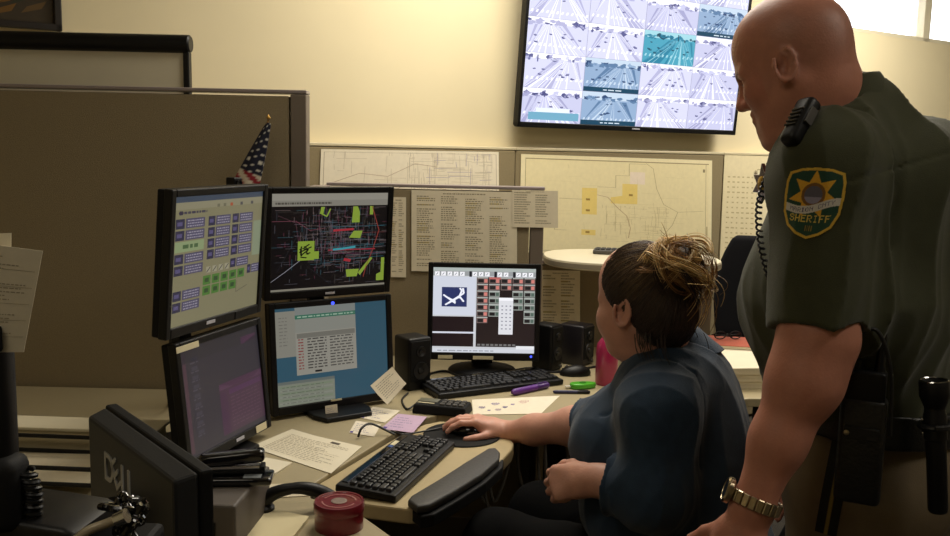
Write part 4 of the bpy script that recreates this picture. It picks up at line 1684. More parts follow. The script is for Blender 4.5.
mk('coiled_cord', bm, M_BLACK, t, True)

q = PY(2, 470, .98)
t = thing('copy_holder', 'black upright copy holder at the left edge gripping papers', 'holder', (q.x - .012, q.y, EZ))
bm = nb()
hz = PY(2, 335, .98).z - EZ
box(bm, (0, 0, hz / 2 + .01), (.055, .04, hz + .02), .014, 3)
mk('post', bm, M_BLACK, t, True)
bm = nb()
box(bm, (.006, -.01, .075), (.07, .05, .085), .014, 3)
mk('clamp', bm, M_BLACKM, t, True)
bm = nb()
lathe(bm, [(.05, 0), (.05, .008), (.02, .014), (0, .014)], 24)
mk('foot', bm, M_BLACK, t, True)
bm = nb()
box(bm, (.0, -.022, hz), (.06, .012, .03), .004)
mk('clip', bm, M_BLACKM, t)


def dr_letter(p):
    p.rect(0, 0, 1, 1, 'c4bba6', 0)
    for k in range(22):
        p.text(.12, .9 - k * .036, random.uniform(.6, .92), .010, '948b78', 2, .02)
    for k in range(5):
        p.rect(.05, .15 + k * .16, .97, .154 + k * .16, '9c9380', 2)


Yp = .965
sheet('document_page', 'white printed page leaning at the left edge, nearer of two', 'paper',
      [PY(-90, 352, Yp), PY(24, 352, Yp), PY(43, 251, Yp), PY(-72, 236, Yp)], draw=dr_letter, thick=.0008)
sheet('document_page', 'white page showing above and behind the nearer page at the left edge', 'paper',
      [PY(-100, 330, Yp + .012), PY(10, 335, Yp + .012), PY(11.5, 233, Yp + .012), PY(-95, 236, Yp + .012)], thick=.0008)

t = thing('metal_lever', 'pale bent metal lever with a bright end in front of the telephone', 'lever', tuple(PY(70, 545, .94)))
c = PY(70, 545, .94)
bm = nb()
path = spline([PY(66, 552, .94) - c, PY(84, 533, .945) - c, PY(105, 524, .95) - c, PY(118, 519, .95) - c], 6)
tube(bm, path, .0055, 10)
mk('arm', bm, mat('pale_metal', 'a59a86', .35, .3), t, True)
bm = nb()
tube(bm, [PY(116, 520, .95) - c, PY(127, 515.5, .95) - c], [.008, .0085], 12)
mk('tip', bm, M_CHROME, t, True)
c = PY(130, 515, .98)
t = thing('cable_bundle', 'tangled glossy black cable bundle before the dark monitor back', 'cable', (c.x, c.y, EZ))
r = random.Random(9)
for k in range(9):
    bm = nb()
    A = Vector((r.uniform(-1, 1), r.uniform(-1, 1), r.uniform(-1, 1))).normalized()
    Bv = A.orthogonal().normalized()
    Cv = A.cross(Bv)
    rad = r.uniform(.014, .024)
    off = Vector((r.uniform(-.008, .008), r.uniform(-.008, .008), c.z - EZ + r.uniform(-.006, .010)))
    tube(bm, [off + (Bv * math.cos(a) + Cv * math.sin(a) * .8) * (rad + .003 * math.sin(7 * a)) for a in [2 * math.pi * i / 36 for i in range(37)]], .0042, 8, False)
    mk('loop', bm, M_GLOSS, t, True)
bm = nb()
tube(bm, spline([(0, 0, 0), (.006, 0, .01), (-.004, 0, c.z - EZ - .02), (0, 0, c.z - EZ)], 6), .009, 10)
mk('tail', bm, M_GLOSS, t, True)

# ------------------------------------------------------------------ office chairs
M_CHAIR = mat('black_chair_fabric', '121215', .85, spec=.15, bump=.3, bscale=300, vary=.1)


def office_chair(label, loc, yaw, back_h, arms=True, bw=.46, seat_z=.47, back_y=.20):
    """front looks along local -y"""
    t = thing('office_chair', label, 'chair', (loc[0], loc[1], 0.0), (0, 0, yaw))
    bm = nb()
    box(bm, (0, 0, seat_z - .04), (.49, .47, .08), .03, 4)
    mk('seat', bm, M_CHAIR, t, True)
    bm = nb()
    tm = nb()
    box(tm, (0, 0, 0), (bw, .06, back_h), .025, 4)
    bmesh.ops.subdivide_edges(tm, edges=[e for e in tm.edges if e.calc_length() > .1], cuts=8, use_grid_fill=True)
    for v in tm.verts:
        v.co.x *= 1 - .28 * max(0, v.co.z / back_h * 2) ** 2 - .12 * max(0, -v.co.z / back_h * 2) ** 2
        v.co.y += -.9 * v.co.x ** 2 + .06 * (v.co.z / back_h)
    join(bm, tm, Matrix.Translation((0, back_y, seat_z + .12 + back_h / 2)))
    mk('backrest', bm, M_CHAIR, t, True)
    bm = nb()
    tube(bm, spline([(0, .05, seat_z - .09), (0, back_y + .05, seat_z - .06), (0, back_y + .07, seat_z + .1), (0, back_y + .05, seat_z + .3)], 5), .02, 8)
    mk('back_bar', bm, M_BLACKM, t, True)
    bm = nb()
    lathe(bm, [(.03, .1), (.03, .26), (.02, .26), (.02, seat_z - .08)], 16)
    mk('gas_lift', bm, M_BLACKM, t, True)
    for k in range(5):
        a = 2 * math.pi * k / 5 + .3
        bm = nb()
        tube(bm, [(.02 * math.cos(a), .02 * math.sin(a), .12), (.29 * math.cos(a), .29 * math.sin(a), .085)], [.025, .016], 8)
        leg = mk('base_leg', bm, M_BLACKM, t, True)
        bm = nb()
        lathe(bm, [(.02, -.012), (.03, -.012), (.032, 0), (.03, .012), (.02, .012)], 18, TRS((.29 * math.cos(a), .29 * math.sin(a), .033), (math.pi / 2, 0, a)))
        mk('caster', bm, M_BLACK, leg, True)
    if arms:
        for s in (-1, 1):
            bm = nb()
            tube(bm, spline([(s * .2, .02, seat_z - .07), (s * .29, .02, seat_z - .06), (s * .31, .02, seat_z + .1), (s * .31, .0, seat_z + .17)], 5), .014, 8)
            am = mk('arm_bracket', bm, M_CHROME, t, True)
            bm = nb()
            box(bm, (s * .31, -.03, seat_z + .185), (.06, .24, .03), .012, 3)
            mk('arm_pad', bm, M_CHAIR, am, True)
    return t


office_chair('dark high back office chair behind the desk on the right', (1.32, 4.05), math.radians(-25), .50, False, .50, .50)

# ================================================================== people: signed distance sculpting
def V3(*a):
    return np.array(a[0] if len(a) == 1 else a, dtype=np.float64)


def nrmz(a):
    a = V3(a)
    return a / np.linalg.norm(a)


class Sculpt:
    """smooth blend of primitives -> one continuous surface (surface nets)"""

    def __init__(s):
        s.ops = []
        s.post = []

    def add(s, fn, c, r, k=0.02, mode='u'):
        s.ops.append((fn, V3(c), r, k, mode))
        return s

    def cone(s, a, b, ra, rb, k=0.02, mode='u', side=None, ratio=1.0):
        """round cone; with side and ratio its cross section is an ellipse, ratio times wider along side"""
        a, b = V3(a), V3(b)
        ax = b - a
        L2 = ax @ ax
        sd = nrmz(side) if side is not None else None

        def fn(P):
            q = P - a
            if sd is not None:
                w_ = q @ sd
                q = q - np.outer(w_ * (1 - 1 / ratio), sd)
                ab = ax - sd * (ax @ sd) * (1 - 1 / ratio)
            else:
                ab = ax
            t = np.clip((q @ ab) / (ab @ ab + 1e-12), 0, 1)
            e = q - t[:, None] * ab
            return np.sqrt((e * e).sum(1)) - (ra + t * (rb - ra))
        return s.add(fn, (a + b) / 2, math.sqrt(L2) / 2 + max(ra, rb) * max(1, ratio), k, mode)

    def ell(s, c, R, axes=None, k=0.02, mode='u'):
        c = V3(c)
        R = V3(R)
        A = np.eye(3) if axes is None else np.array(axes, dtype=np.float64)     # rows: axes

        def fn(P):
            q = (P - c) @ A.T
            k0 = np.sqrt(((q / R) ** 2).sum(1))
            k1 = np.sqrt(((q / (R * R)) ** 2).sum(1)) + 1e-9
            return k0 * (k0 - 1) / k1
        return s.add(fn, c, float(R.max()), k, mode)

    def sph(s, c, r, k=0.02, mode='u'):
        return s.cone(c, V3(c) + V3(0, 0, 1e-4), r, r, k, mode)

    def chain(s, pts, rad, k=0.02, **kw):
        for i in range(len(pts) - 1):
            s.cone(pts[i], pts[i + 1], rad[i], rad[i + 1], k, **kw)
        return s

    def cut(s, p, n, k=0.003):
        """remove everything on the side n points to"""
        p, n = V3(p), nrmz(n)
        s.post.append((lambda P: (P - p) @ n, k))
        return s

    def hollow(s, fn, k=0.003):
        s.post.append((lambda P: -fn(P), k))
        return s

    def disp(s, fn):
        s.post.append((fn, None))
        return s

    def ev(s, P, cull=True):
        d = np.full(len(P), 0.25)
        if cull:
            lo, hi = P.min(0), P.max(0)
        for fn, c, r, k, mode in s.ops:
            if cull:
                g = np.maximum(np.maximum(lo - c, c - hi), 0)
                if math.sqrt(g @ g) > r + 0.06 + k:
                    continue
            e = fn(P)
            if mode == 'u':
                h = np.clip(0.5 + 0.5 * (d - e) / k, 0, 1)
                d = d * (1 - h) + e * h - k * h * (1 - h)
            else:
                h = np.clip(0.5 - 0.5 * (d + e) / k, 0, 1)
                d = d * (1 - h) - e * h + k * h * (1 - h)
        for fn, k in s.post:
            if k is None:
                d = d + fn(P)
            else:
                e = fn(P)
                h = np.clip(0.5 - 0.5 * (d - e) / k, 0, 1)
                d = d * (1 - h) + e * h + k * h * (1 - h)
        return d

    def mesh(s, lo, hi, step, zfine=None):
        """lo, hi: bounds; zfine: list of (z0, z1, step) for finer slabs"""
        lo, hi = V3(lo), V3(hi)
        st = V3(step, step, step) if not hasattr(step, '__len__') else V3(step)
        ax = []
        for i in range(3):
            n = int(math.ceil((hi[i] - lo[i]) / st[i]))
            ax.append(lo[i] + st[i] * np.arange(n + 1))
        if zfine:
            zs = [lo[2]]
            while zs[-1] < hi[2]:
                h = st[2]
                for a, b, q in zfine:
                    if a <= zs[-1] < b:
                        h = q
                zs.append(zs[-1] + h)
            ax[2] = np.array(zs)
        for i in range(3):                                    # pad to blocks of 8
            pad = (-len(ax[i])) % 8
            h = ax[i][-1] - ax[i][-2]
            ax[i] = np.concatenate([ax[i], ax[i][-1] + h * np.arange(1, pad + 1)])
        n = [len(a) for a in ax]
        nbk = [m // 8 for m in n]
        cx = [a.reshape(-1, 8).mean(1) for a in ax]
        G = np.stack(np.meshgrid(*cx, indexing='ij'), -1).reshape(-1, 3)
        dc = s.ev(G, cull=False)
        half = np.stack(np.meshgrid(*[(a.reshape(-1, 8)[:, -1] - a.reshape(-1, 8)[:, 0]) / 2 for a in ax], indexing='ij'), -1).reshape(-1, 3)
        act = np.abs(dc) < np.sqrt((half ** 2).sum(1)) * 1.7 + 0.014
        D = np.repeat(np.repeat(np.repeat(np.sign(dc).reshape(nbk).astype(np.float32) * 0.05, 8, 0), 8, 1), 8, 2)
        ids = np.nonzero(act)[0]
        bi, bj, bk = np.unravel_index(ids, nbk)
        lx, ly, lz = [a.reshape(-1, 8) for a in ax]
        D8 = D.reshape(nbk[0], 8, nbk[1], 8, nbk[2], 8)
        for c0 in range(0, len(ids), 24):
            sl = slice(c0, c0 + 24)
            i, j, k = bi[sl], bj[sl], bk[sl]
            m = len(i)
            P = np.empty((m, 8, 8, 8, 3))
            P[..., 0] = lx[i][:, :, None, None]
            P[..., 1] = ly[j][:, None, :, None]
            P[..., 2] = lz[k][:, None, None, :]
            D8[i, :, j, :, k, :] = s.ev(P.reshape(-1, 3)).reshape(m, 8, 8, 8)
        # surface nets
        ins = D < 0
        cnt = np.zeros([m - 1 for m in n], np.uint8)
        for a in (0, 1):
            for b in (0, 1):
                for c in (0, 1):
                    cnt += ins[a:n[0] - 1 + a, b:n[1] - 1 + b, c:n[2] - 1 + c]
        cells = np.argwhere((cnt > 0) & (cnt < 8))
        idx = np.full(cnt.shape, -1, np.int32)
        idx[tuple(cells.T)] = np.arange(len(cells))
        corners = [(a, b, c) for a in (0, 1) for b in (0, 1) for c in (0, 1)]
        val = np.stack([D[cells[:, 0] + a, cells[:, 1] + b, cells[:, 2] + c] for a, b, c in corners], 1)
        acc = np.zeros((len(cells), 3))
        num = np.zeros(len(cells))
        for p_ in range(8):
            for q_ in range(p_ + 1, 8):
                df = [abs(corners[p_][m] - corners[q_][m]) for m in range(3)]
                if sum(df) != 1:
                    continue
                va, vb = val[:, p_], val[:, q_]
                x = (va < 0) != (vb < 0)
                t = np.where(x, va / np.where(x, va - vb, 1), 0)
                pt = V3(corners[p_]) + t[:, None] * (V3(corners[q_]) - V3(corners[p_]))
                acc += pt * x[:, None]
                num += x
        loc = cells + acc / num[:, None]
        vs = np.stack([np.interp(loc[:, i], np.arange(n[i]), ax[i]) for i in range(3)], 1)
        faces = []
        for axn in range(3):
            o1, o2 = (axn + 1) % 3, (axn + 2) % 3
            sa = [slice(None)] * 3
            sb = [slice(None)] * 3
            sa[axn] = slice(0, n[axn] - 1)
            sb[axn] = slice(1, n[axn])
            e = np.argwhere(ins[tuple(sa)] != ins[tuple(sb)])
            ok = (e[:, o1] > 0) & (e[:, o2] > 0) & (e[:, o1] < n[o1] - 1) & (e[:, o2] < n[o2] - 1)
            e = e[ok]
            fl = ins[tuple(e.T)]
            q = []
            for d1, d2 in ((0, 0), (1, 0), (1, 1), (0, 1)):
                c = e.copy()
                c[:, o1] -= d1
                c[:, o2] -= d2
                q.append(idx[tuple(c.T)])
            q = np.stack(q, 1)
            q[~fl] = q[~fl][:, ::-1]
            faces.append(q)
        F_ = np.concatenate(faces)
        return vs, F_[(F_ >= 0).all(1)]


def np_mesh(name, vs, fs, m, parent=None, cols=None, loc=(0, 0, 0)):
    me = bpy.data.meshes.new(name)
    vs = np.asarray(vs) - V3(loc)
    me.vertices.add(len(vs))
    me.vertices.foreach_set('co', vs.astype(np.float32).ravel())
    k = fs.shape[1]
    me.loops.add(len(fs) * k)
    me.loops.foreach_set('vertex_index', fs.astype(np.int32).ravel())
    me.polygons.add(len(fs))
    me.polygons.foreach_set('loop_start', np.arange(0, len(fs) * k, k, dtype=np.int32))
    me.update(calc_edges=True)
    me.validate()
    if cols is not None:
        a = me.color_attributes.new('Col', 'FLOAT_COLOR', 'POINT')
        a.data.foreach_set('color', np.concatenate([cols, np.ones((len(cols), 1))], 1).astype(np.float32).ravel())
    me.materials.append(m)
    me.shade_smooth()
    o = bpy.data.objects.new(name, me)
    if parent is None:
        o.location = loc
    return link(o, parent)


def waves(seed, n, f0, f1, amp, along=None):
    """gentle cloth folds: a few crossing waves"""
    r = np.random.RandomState(seed)
    K = []
    for i in range(n):
        d = r.normal(size=3)
        if along is not None:
            d -= V3(along) * (d @ V3(along)) * 0.8
        d = nrmz(d) * r.uniform(f0, f1)
        K.append((d, r.uniform(0, 6.28), r.uniform(.5, 1)))
    nn = sum(w_ for _, _, w_ in K)

    def fn(P):
        o = np.zeros(len(P))
        base = P + 0.012 * np.sin(P[:, [1, 2, 0]] * 23.0)
        for d, ph, w_ in K:
            o += w_ * np.sin(base @ d + ph)
        o = o / nn * 1.8
        return amp * (np.abs(o) ** 0.75 - 0.55)
    return fn


def head_axes(fwd, roll_=0.0):
    f = nrmz(fwd)
    l = nrmz(np.cross([0, 0, 1], f))
    u = np.cross(f, l)
    if roll_:
        l, u = l * math.cos(roll_) + u * math.sin(roll_), u * math.cos(roll_) - l * math.sin(roll_)
    return np.array([f, l, u])


def add_head(S, O, A, sc=1.0, female=False):
    """O centre of the head, A rows forward, left, up"""
    T = lambda x, y, z: O + sc * (x * A[0] + y * A[1] + z * A[2])
    E = lambda c, R, k=.02, mode='u': S.ell(T(*c), V3(R) * sc, A, k, mode)
    E((-.016, 0, .034), (.102, .078, .092))
    E((.010, 0, .050), (.088, .070, .078), .03)                       # forehead
    E((.030, 0, -.030), (.064, .062, .080), .03)                      # face
    E((.030, 0, -.078), (.058, .052 if not female else .047, .040), .02)                    # jaw
    for s in (1, -1):
        S.cone(T(-.012, .054 * s, -.045), T(.055, .026 * s, -.096), .020 * sc, .018 * sc, .02)          # jaw line
        E((.058, .038 * s, -.028), (.030, .026, .028), .02)            # cheek
    S.sph(T(.080, 0, -.098), .017 * sc, .02)
    b = .010 if female else .0125
    for s in (1, -1):
        S.cone(T(.090, .012 * s, .016), T(.072, .048 * s, .013), b * sc, b * .8 * sc, .014)              # brow
        S.sph(T(.092, .031 * s, -.006), .0135 * sc, .012, 's')                                           # socket
        S.sph(T(.073, .031 * s, -.006), .0150 * sc, .004)                                                # lid
        S.cone(T(.0815, .022 * s, -.009), T(.079, .042 * s, -.009), .0016 * sc, .0016 * sc, .003, 's')   # lid line
        S.sph(T(.100, .013 * s, -.038), .0095 * sc, .008)                                                # nostril wing
        S.sph(T(.103, .007 * s, -.0475), .0036 * sc, .004, 's')
    S.cone(T(.092, 0, .010), T(.115, 0, -.034), .0085 * sc, .0118 * sc, .012)                            # nose
    S.cone(T(.092, -.019, -.0625), T(.092, .019, -.0625), .0065 * sc, .0065 * sc, .008)                  # lips
    S.cone(T(.091, -.016, -.0745), T(.091, .016, -.0745), .0075 * sc, .0075 * sc, .008)
    S.cone(T(.0995, -.022, -.0682), T(.0995, .022, -.0682), .0022 * sc, .0022 * sc, .004, 's')
    for s in (1, -1):                                                                                    # ears
        ex = nrmz(A[0] * -.35 + A[1] * s)                            # outward
        eu = nrmz(A[2] + A[0] * -.18)
        ef = np.cross(eu, ex)
        Ea = np.array([ef, ex, np.cross(ef, ex)])
        S.ell(T(-.012, .080 * s, -.012), V3(.0195, .0085, .0315) * sc, Ea, .006)
        S.sph(T(-.004, .0775 * s, -.041), .009 * sc, .008)
        S.ell(T(-.007, .0875 * s, -.009), V3(.0115, .0075, .0205) * sc, Ea, .003, 's')
        S.cone(T(-.004, .082 * s, -.004), T(-.014, .084 * s, .010), .003 * sc, .003 * sc, .004)
        ec = T(-.012, .085 * s, -.012)
        rim = [ec + sc * (ef * .0185 * math.cos(t_) + Ea[2] * .0300 * math.sin(t_) + ex * .004) * 1.0 for t_ in np.linspace(-1.2, 3.6, 12)] if s * ef @ A[0] < 0 else \
              [ec + sc * (-ef * .0185 * math.cos(t_) + Ea[2] * .0300 * math.sin(t_) + ex * .004) for t_ in np.linspace(-1.2, 3.6, 12)]
        for i_ in range(11):
            S.cone(rim[i_], rim[i_ + 1], .0042 * sc, .0042 * sc, .003)
    return T


def add_hand(S, W, A, side, curl, spread=0.12, sc=1.0, thumb=(.6, .35), thumb_curl=.5):
    """W wrist point; A rows: pointing along the hand, towards the thumb side, out of the back of the hand"""
    d, tdir, b = A
    T = lambda x, y, z: W + sc * (x * d + y * tdir + z * b)
    S.cone(W - d * .02, T(.03, 0, 0), .024 * sc, .027 * sc, .02, side=tdir, ratio=1.25)
    for y0, y1, L in ((.028, .030, .085), (.010, .010, .09), (-.008, -.010, .085), (-.024, -.028, .077)):
        S.cone(T(.02, y0 * .7, 0), T(L, y1, .002), .0135 * sc, .0115 * sc, .016)
    S.cone(T(.025, .018, -.008), T(.06, .024, -.010), .016 * sc, .013 * sc, .02)
    roots = [(.087, .030), (.092, .010), (.088, -.010), (.079, -.028)]
    lens = [(.040, .025, .021), (.044, .029, .022), (.041, .027, .022), (.032, .020, .019)]
    tips = []
    for i, ((x, y), Ls) in enumerate(zip(roots, lens)):
        p_ = T(x, y, 0)
        ang = 0.0
        sp = (1.5 - i) * spread
        c_ = curl[i] if hasattr(curl[0], '__len__') else curl
        for j, L in enumerate(Ls):
            ang += c_[j]
            dir_ = nrmz((d * math.cos(sp) + tdir * math.sin(sp)) * math.cos(ang) - b * math.sin(ang))
            q = p_ + dir_ * L * sc
            S.cone(p_, q, (.0098 - .0008 * j) * sc, (.0092 - .0010 * j) * sc, .004)
            p_ = q
        tips.append((p_, dir_))
    p_ = T(.022, .024, -.006)
    dir_ = nrmz(d * thumb[0] + tdir * thumb[1] * 2 - b * .35)
    for j, (L, r0, r1) in enumerate(((.040, .0150, .0115), (.032, .0112, .0100), (.026, .0102, .0080))):
        q = p_ + dir_ * L * sc
        S.cone(p_, q, r0 * sc, r1 * sc, .008 if j == 0 else .004)
        p_ = q
        dir_ = nrmz(dir_ + (d * .6 - tdir * .7 - b * .3) * thumb_curl * .5)
    return tips


def bvh_of(o):
    me = o.data
    vs = [v.co.copy() for v in me.vertices]
    return BVHTree.FromPolygons(vs, [tuple(p_.vertices) for p_ in me.polygons])


def drape(name, m, parent, bvh, org, ux, uy, dirn, W, H, nx, ny, colf, maskf=None, off=.0012, path=None):
    """a flat badge or band laid on a surface: a grid thrown onto it along dirn and coloured by colf(u, v)"""
    vs, keep = [], []
    dv = Vector(dirn)
    last = 0.1
    for j in range(ny + 1):
        for i in range(nx + 1):
            u, v = i / nx, j / ny
            if path:
                q = path(u, v)
            else:
                q = V3(org) + V3(ux) * (u - .5) * W + V3(uy) * (v - .5) * H
            h = bvh.ray_cast(Vector(q) - dv * .15, dv, .4)
            if h[0] is None:
                vs.append(Vector(q) - dv * .15 + dv * last - dv * off)
            else:
                last = h[3]
                vs.append(h[0] - dv * off)
    fs = []
    for j in range(ny):
        for i in range(nx):
            if maskf is None or maskf((i + .5) / nx, (j + .5) / ny):
                a = j * (nx + 1) + i
                fs.append((a, a + 1, a + nx + 2, a + nx + 1))
    cols = np.array([colf(i / nx, j / ny) for j in range(ny + 1) for i in range(nx + 1)])
    return np_mesh(name, np.array([tuple(v) for v in vs]), np.array(fs), m, parent, cols)


GLY = {'S': '01110 10001 10000 01110 00001 10001 01110', 'H': '10001 10001 10001 11111 10001 10001 10001', 'E': '11111 10000 10000 11110 10000 10000 11111',
       'R': '11110 10001 10001 11110 10100 10010 10001', 'I': '01110 00100 00100 00100 00100 00100 01110', 'F': '11111 10000 10000 11110 10000 10000 10000',
       'M': '10001 11011 10101 10101 10001 10001 10001', 'A': '01110 10001 10001 11111 10001 10001 10001', 'O': '01110 10001 10001 10001 10001 10001 01110',
       'N': '10001 11001 10101 10011 10001 10001 10001', 'C': '01110 10001 10000 10000 10000 10001 01110', 'T': '11111 00100 00100 00100 00100 00100 00100',
       'Y': '10001 10001 01010 00100 00100 00100 00100', ' ': '00000 00000 00000 00000 00000 00000 00000'}
GLY = {k: v.split() for k, v in GLY.items()}


def glyph(text, x, y):
    """x, y in 0..1 over the whole word -> ink or not"""
    n = len(text)
    c = int(x * n)
    if not 0 <= c < n or not 0 <= y < 1:
        return False
    fx = (x * n - c) * 1.25
    if fx >= 1:
        return False
    return GLY[text[c]][min(6, int((1 - y) * 7))][min(4, int(fx * 5))] == '1'


def py(x, y, Y):
    return V3(tuple(PY(x, y, Y)))


UPZ = V3(0, 0, 1)
# ------------------------------------------------------------------ the standing officer
a_ = math.radians(27)
f = V3(-math.cos(a_), math.sin(a_), 0)
l = np.cross(UPZ, f)
ha = math.radians(38)
hp = math.radians(22)
HA = head_axes((-math.cos(ha) * math.cos(hp), math.sin(ha) * math.cos(hp), -math.sin(hp)), 0.0)
HS = 0.86
ear = py(786, 65, 1.42)
HO = ear - HS * (HA[0] * -.012 + HA[1] * .080 + HA[2] * -.012)
SL = py(824, 166, 1.36)
SR = SL - l * .38
EL = py(818, 338, 1.315)
WR = py(754, 503, 1.29)
NB = py(832, 108, 1.505)                       # base of the neck
PEL = V3(.705, 1.57, .99)
CH1, CH2 = V3(.655, 1.548, 1.28), V3(.635, 1.538, 1.43)
HIPL, HIPR = PEL + l * .10 - UPZ * .05, PEL - l * .10 - UPZ * .05 - f * .04
KNL, KNR = V3(HIPL[0] - .0, HIPL[1] + .0, .50) + f * .03, V3(HIPR[0], HIPR[1], .50) - f * .09
ANL, ANR = V3(KNL[0], KNL[1], .09) - f * .02, V3(KNR[0], KNR[1], .09) - f * .02
ER = SR + V3(.03, .06, -.29)
WRR = ER + f * .04 + V3(0, 0, -.25)

fore = WR - EL
fd = nrmz(fore)
F1 = EL + fore * .25 + nrmz(np.cross(fd, l)) * -.004
F2 = EL + fore * .62

S = Sculpt()
S.cone(PEL, CH1, .135, .142, .05, side=l, ratio=1.28)
S.cone(CH1, CH2, .142, .105, .05, side=l, ratio=1.4)
S.cone(SL, SR, .044, .044, .06)
S.chain([NB - UPZ * .03, SL], [.045, .042], .04)
S.chain([NB - UPZ * .03, SR], [.045, .042], .04)
S.chain([SL, SL + (EL - SL) * .6, EL, F1, F2, WR], [.046, .050, .053, .051, .0375, .0290], .03)
S.chain([SR, ER, ER + (WRR - ER) * .3, WRR], [.06, .055, .054, .03], .03)
for h_, k_, n_ in ((HIPL, KNL, ANL), (HIPR, KNR, ANR)):
    S.chain([h_, k_, n_], [.09, .06, .045], .04)
    S.cone(n_ - UPZ * .03, n_ - UPZ * .045 + f * .13, .042, .034, .03)
# neck, with the roll at the nape
S.cone(NB - UPZ * .02, HO + HA[0] * -.014 + HA[2] * -.050, .060, .056, .03, side=l, ratio=1.02)
S.cone(NB + f * .05 - UPZ * .01, HO + HA[0] * .01 + HA[2] * -.075, .055, .054, .03)
S.sph(HO + HA[0] * -.040 + HA[2] * -.055, .030, .03)
S.cone(HO + HA[0] * -.044 + HA[2] * -.005, NB - f * .002, .046, .055, .04)
S.ell(HO + HA[0] * .035 + HA[2] * -.105, (.05, .045, .026), HA, .025)
hT = add_head(S, HO, HA, HS)
hd = nrmz(py(737, 548, 1.285) - WR)
ht = nrmz(f - hd * (f @ hd))
hb = np.cross(hd, ht)
if hb @ l < 0:
    hb = -hb
add_hand(S, WR + hd * .03, (hd, ht, hb), 1, (.35, .5, .35), .06)
hd2 = nrmz(WRR - ER)
ht2 = nrmz(f - hd2 * (f @ hd2))
hb2 = np.cross(hd2, ht2)
if hb2 @ l > 0:
    hb2 = -hb2
add_hand(S, WRR + hd2 * .02, (hd2, ht2, hb2), 1, (.35, .5, .35), .06)
vs, fs = S.mesh((.26, 1.10, -.02), (1.02, 1.95, 1.80), (.004, .004, .007), [(.80, 1.02, .004), (1.02, 1.25, .0055), (1.42, 1.80, .003)])
# skin colour: ruddy face, grey stubble at the back of the head, darker brows
q = (vs - HO) @ HA.T / HS
base = np.tile(np.array(lin('b97d68')), (len(vs), 1))
isH = vs[:, 2] > 1.45
stub = np.clip((0.012 - q[:, 0]) / .05, 0, 1) * np.clip((q[:, 2] + .045) / .03, 0, 1) * np.clip((.10 - q[:, 2]) / .05, 0, 1) * isH
nz = .5 + .5 * np.sin(q[:, 0] * 310) * np.sin(q[:, 1] * 290) * np.sin(q[:, 2] * 330)
base = base * (1 - .28 * stub[:, None] * (.7 + .3 * nz[:, None])) + np.array(lin('5a4a42')) * (.22 * stub[:, None])
brow = np.exp(-((q[:, 2] - .019) / .006) ** 2) * (q[:, 0] > .06) * (np.abs(q[:, 1]) > .01) * (np.abs(q[:, 1]) < .052) * isH
base = base * (1 - .6 * brow[:, None])
lip = np.exp(-((q[:, 2] + .0685) / .008) ** 2) * (q[:, 0] > .082) * (np.abs(q[:, 1]) < .024) * isH
base = base * (1 - lip[:, None] * np.array([.15, .38, .32]))
red = np.exp(-(((q[:, 2] + .03) / .03) ** 2)) * (q[:, 0] > .04) * isH
base = base * (1 - red[:, None] * np.array([0, .12, .12]))
M_SKIN = mat('skin', 'ffffff', .48, attr=True, vary=.06, vscale=60, bump=.12, bscale=260, sub=.12)
off_loc = (PEL[0], PEL[1], 0)
sheriff = np_mesh('person', vs, fs, M_SKIN, None, base, off_loc)
tag(sheriff, 'standing person in a dark green uniform shirt looking down at the desk', 'person')


def child(name, S_, lo, hi, st, m, parent, loc, cols=None, zf=None):
    v, q_ = S_.mesh(lo, hi, st, zf)
    return np_mesh(name, v - V3(loc), q_, m, parent, cols)


for s in (1, -1):                                 # eyes
    bm = nb()
    bmesh.ops.create_uvsphere(bm, u_segments=16, v_segments=10, radius=.0118)
    e = mk('eye', bm, mat('eye_white', 'cfc6bc', .2, vary=.02), sheriff, True, loc=hT(.0755, .031 * s, -.008) - V3(off_loc))
    bm = nb()
    lathe(bm, [(.0055, .0105), (.0045, .0115), (0, .0122)], 14)
    mk('iris', bm, mat('iris', '2c3438', .2), e, True, rot=Vector(HA[0]).to_track_quat('Z', 'Y').to_euler())

# shirt
M_SHIRT = mat('olive_uniform_cloth', '3b3d27', .8, spec=.25, vary=.10, vscale=35, bump=.25, bscale=700, sheen=.15)
hem = SL + (EL - SL) * .90
ad = nrmz(EL - SL)
sl_r = lambda P: None
S = Sculpt()
S.cone(PEL + UPZ * .04, CH1, .150, .160, .05, side=l, ratio=1.26)
S.cone(CH1, CH2, .160, .125, .05, side=l, ratio=1.48)
S.ell(CH1 + f * .032 + UPZ * -.04, (.13, .17, .16), np.array([f, l, UPZ]), .06)               # belly and vest
S.ell(CH2 - f * .085 + UPZ * .0, (.085, .16, .13), np.array([f, l, UPZ]), .06)              # upper back
S.cone(SL, SR, .056, .056, .06)
S.ell(CH2 - f * .10 + UPZ * .055, (.07, .14, .075), np.array([f, l, UPZ]), .06)
S.chain([NB - f * .03 - UPZ * .022, SL + UPZ * .0], [.060, .056], .06)
S.chain([NB - f * .03 - UPZ * .022, SR + UPZ * .0], [.060, .056], .06)


def sleeve(A_, B_, t_end, r0, r1, r_in):
    ab = B_ - A_
    L = np.linalg.norm(ab)
    d_ = ab / L

    def fn(P):
        q_ = P - A_
        t = q_ @ d_
        tc = np.clip(t, 0, L)
        r = np.linalg.norm(q_ - np.outer(tc, d_), axis=1)
        rad = r0 + (r1 - r0) * tc / L + .006 * np.sin(np.clip(t / L, 0, 1) * 3.1)
        d0 = r - rad
        return np.maximum(d0, t - t_end * L)
    return fn


S.add(sleeve(SL, EL, .93, .058, .067, .063), (SL + EL) / 2, .27, .06)
S.add(sleeve(SR, ER, .93, .064, .070, .063), (SR + ER) / 2, .27, .06)
S.disp(waves(3, 5, 14, 34, .013, ad))
S.disp(waves(8, 5, 40, 80, .004, ad))
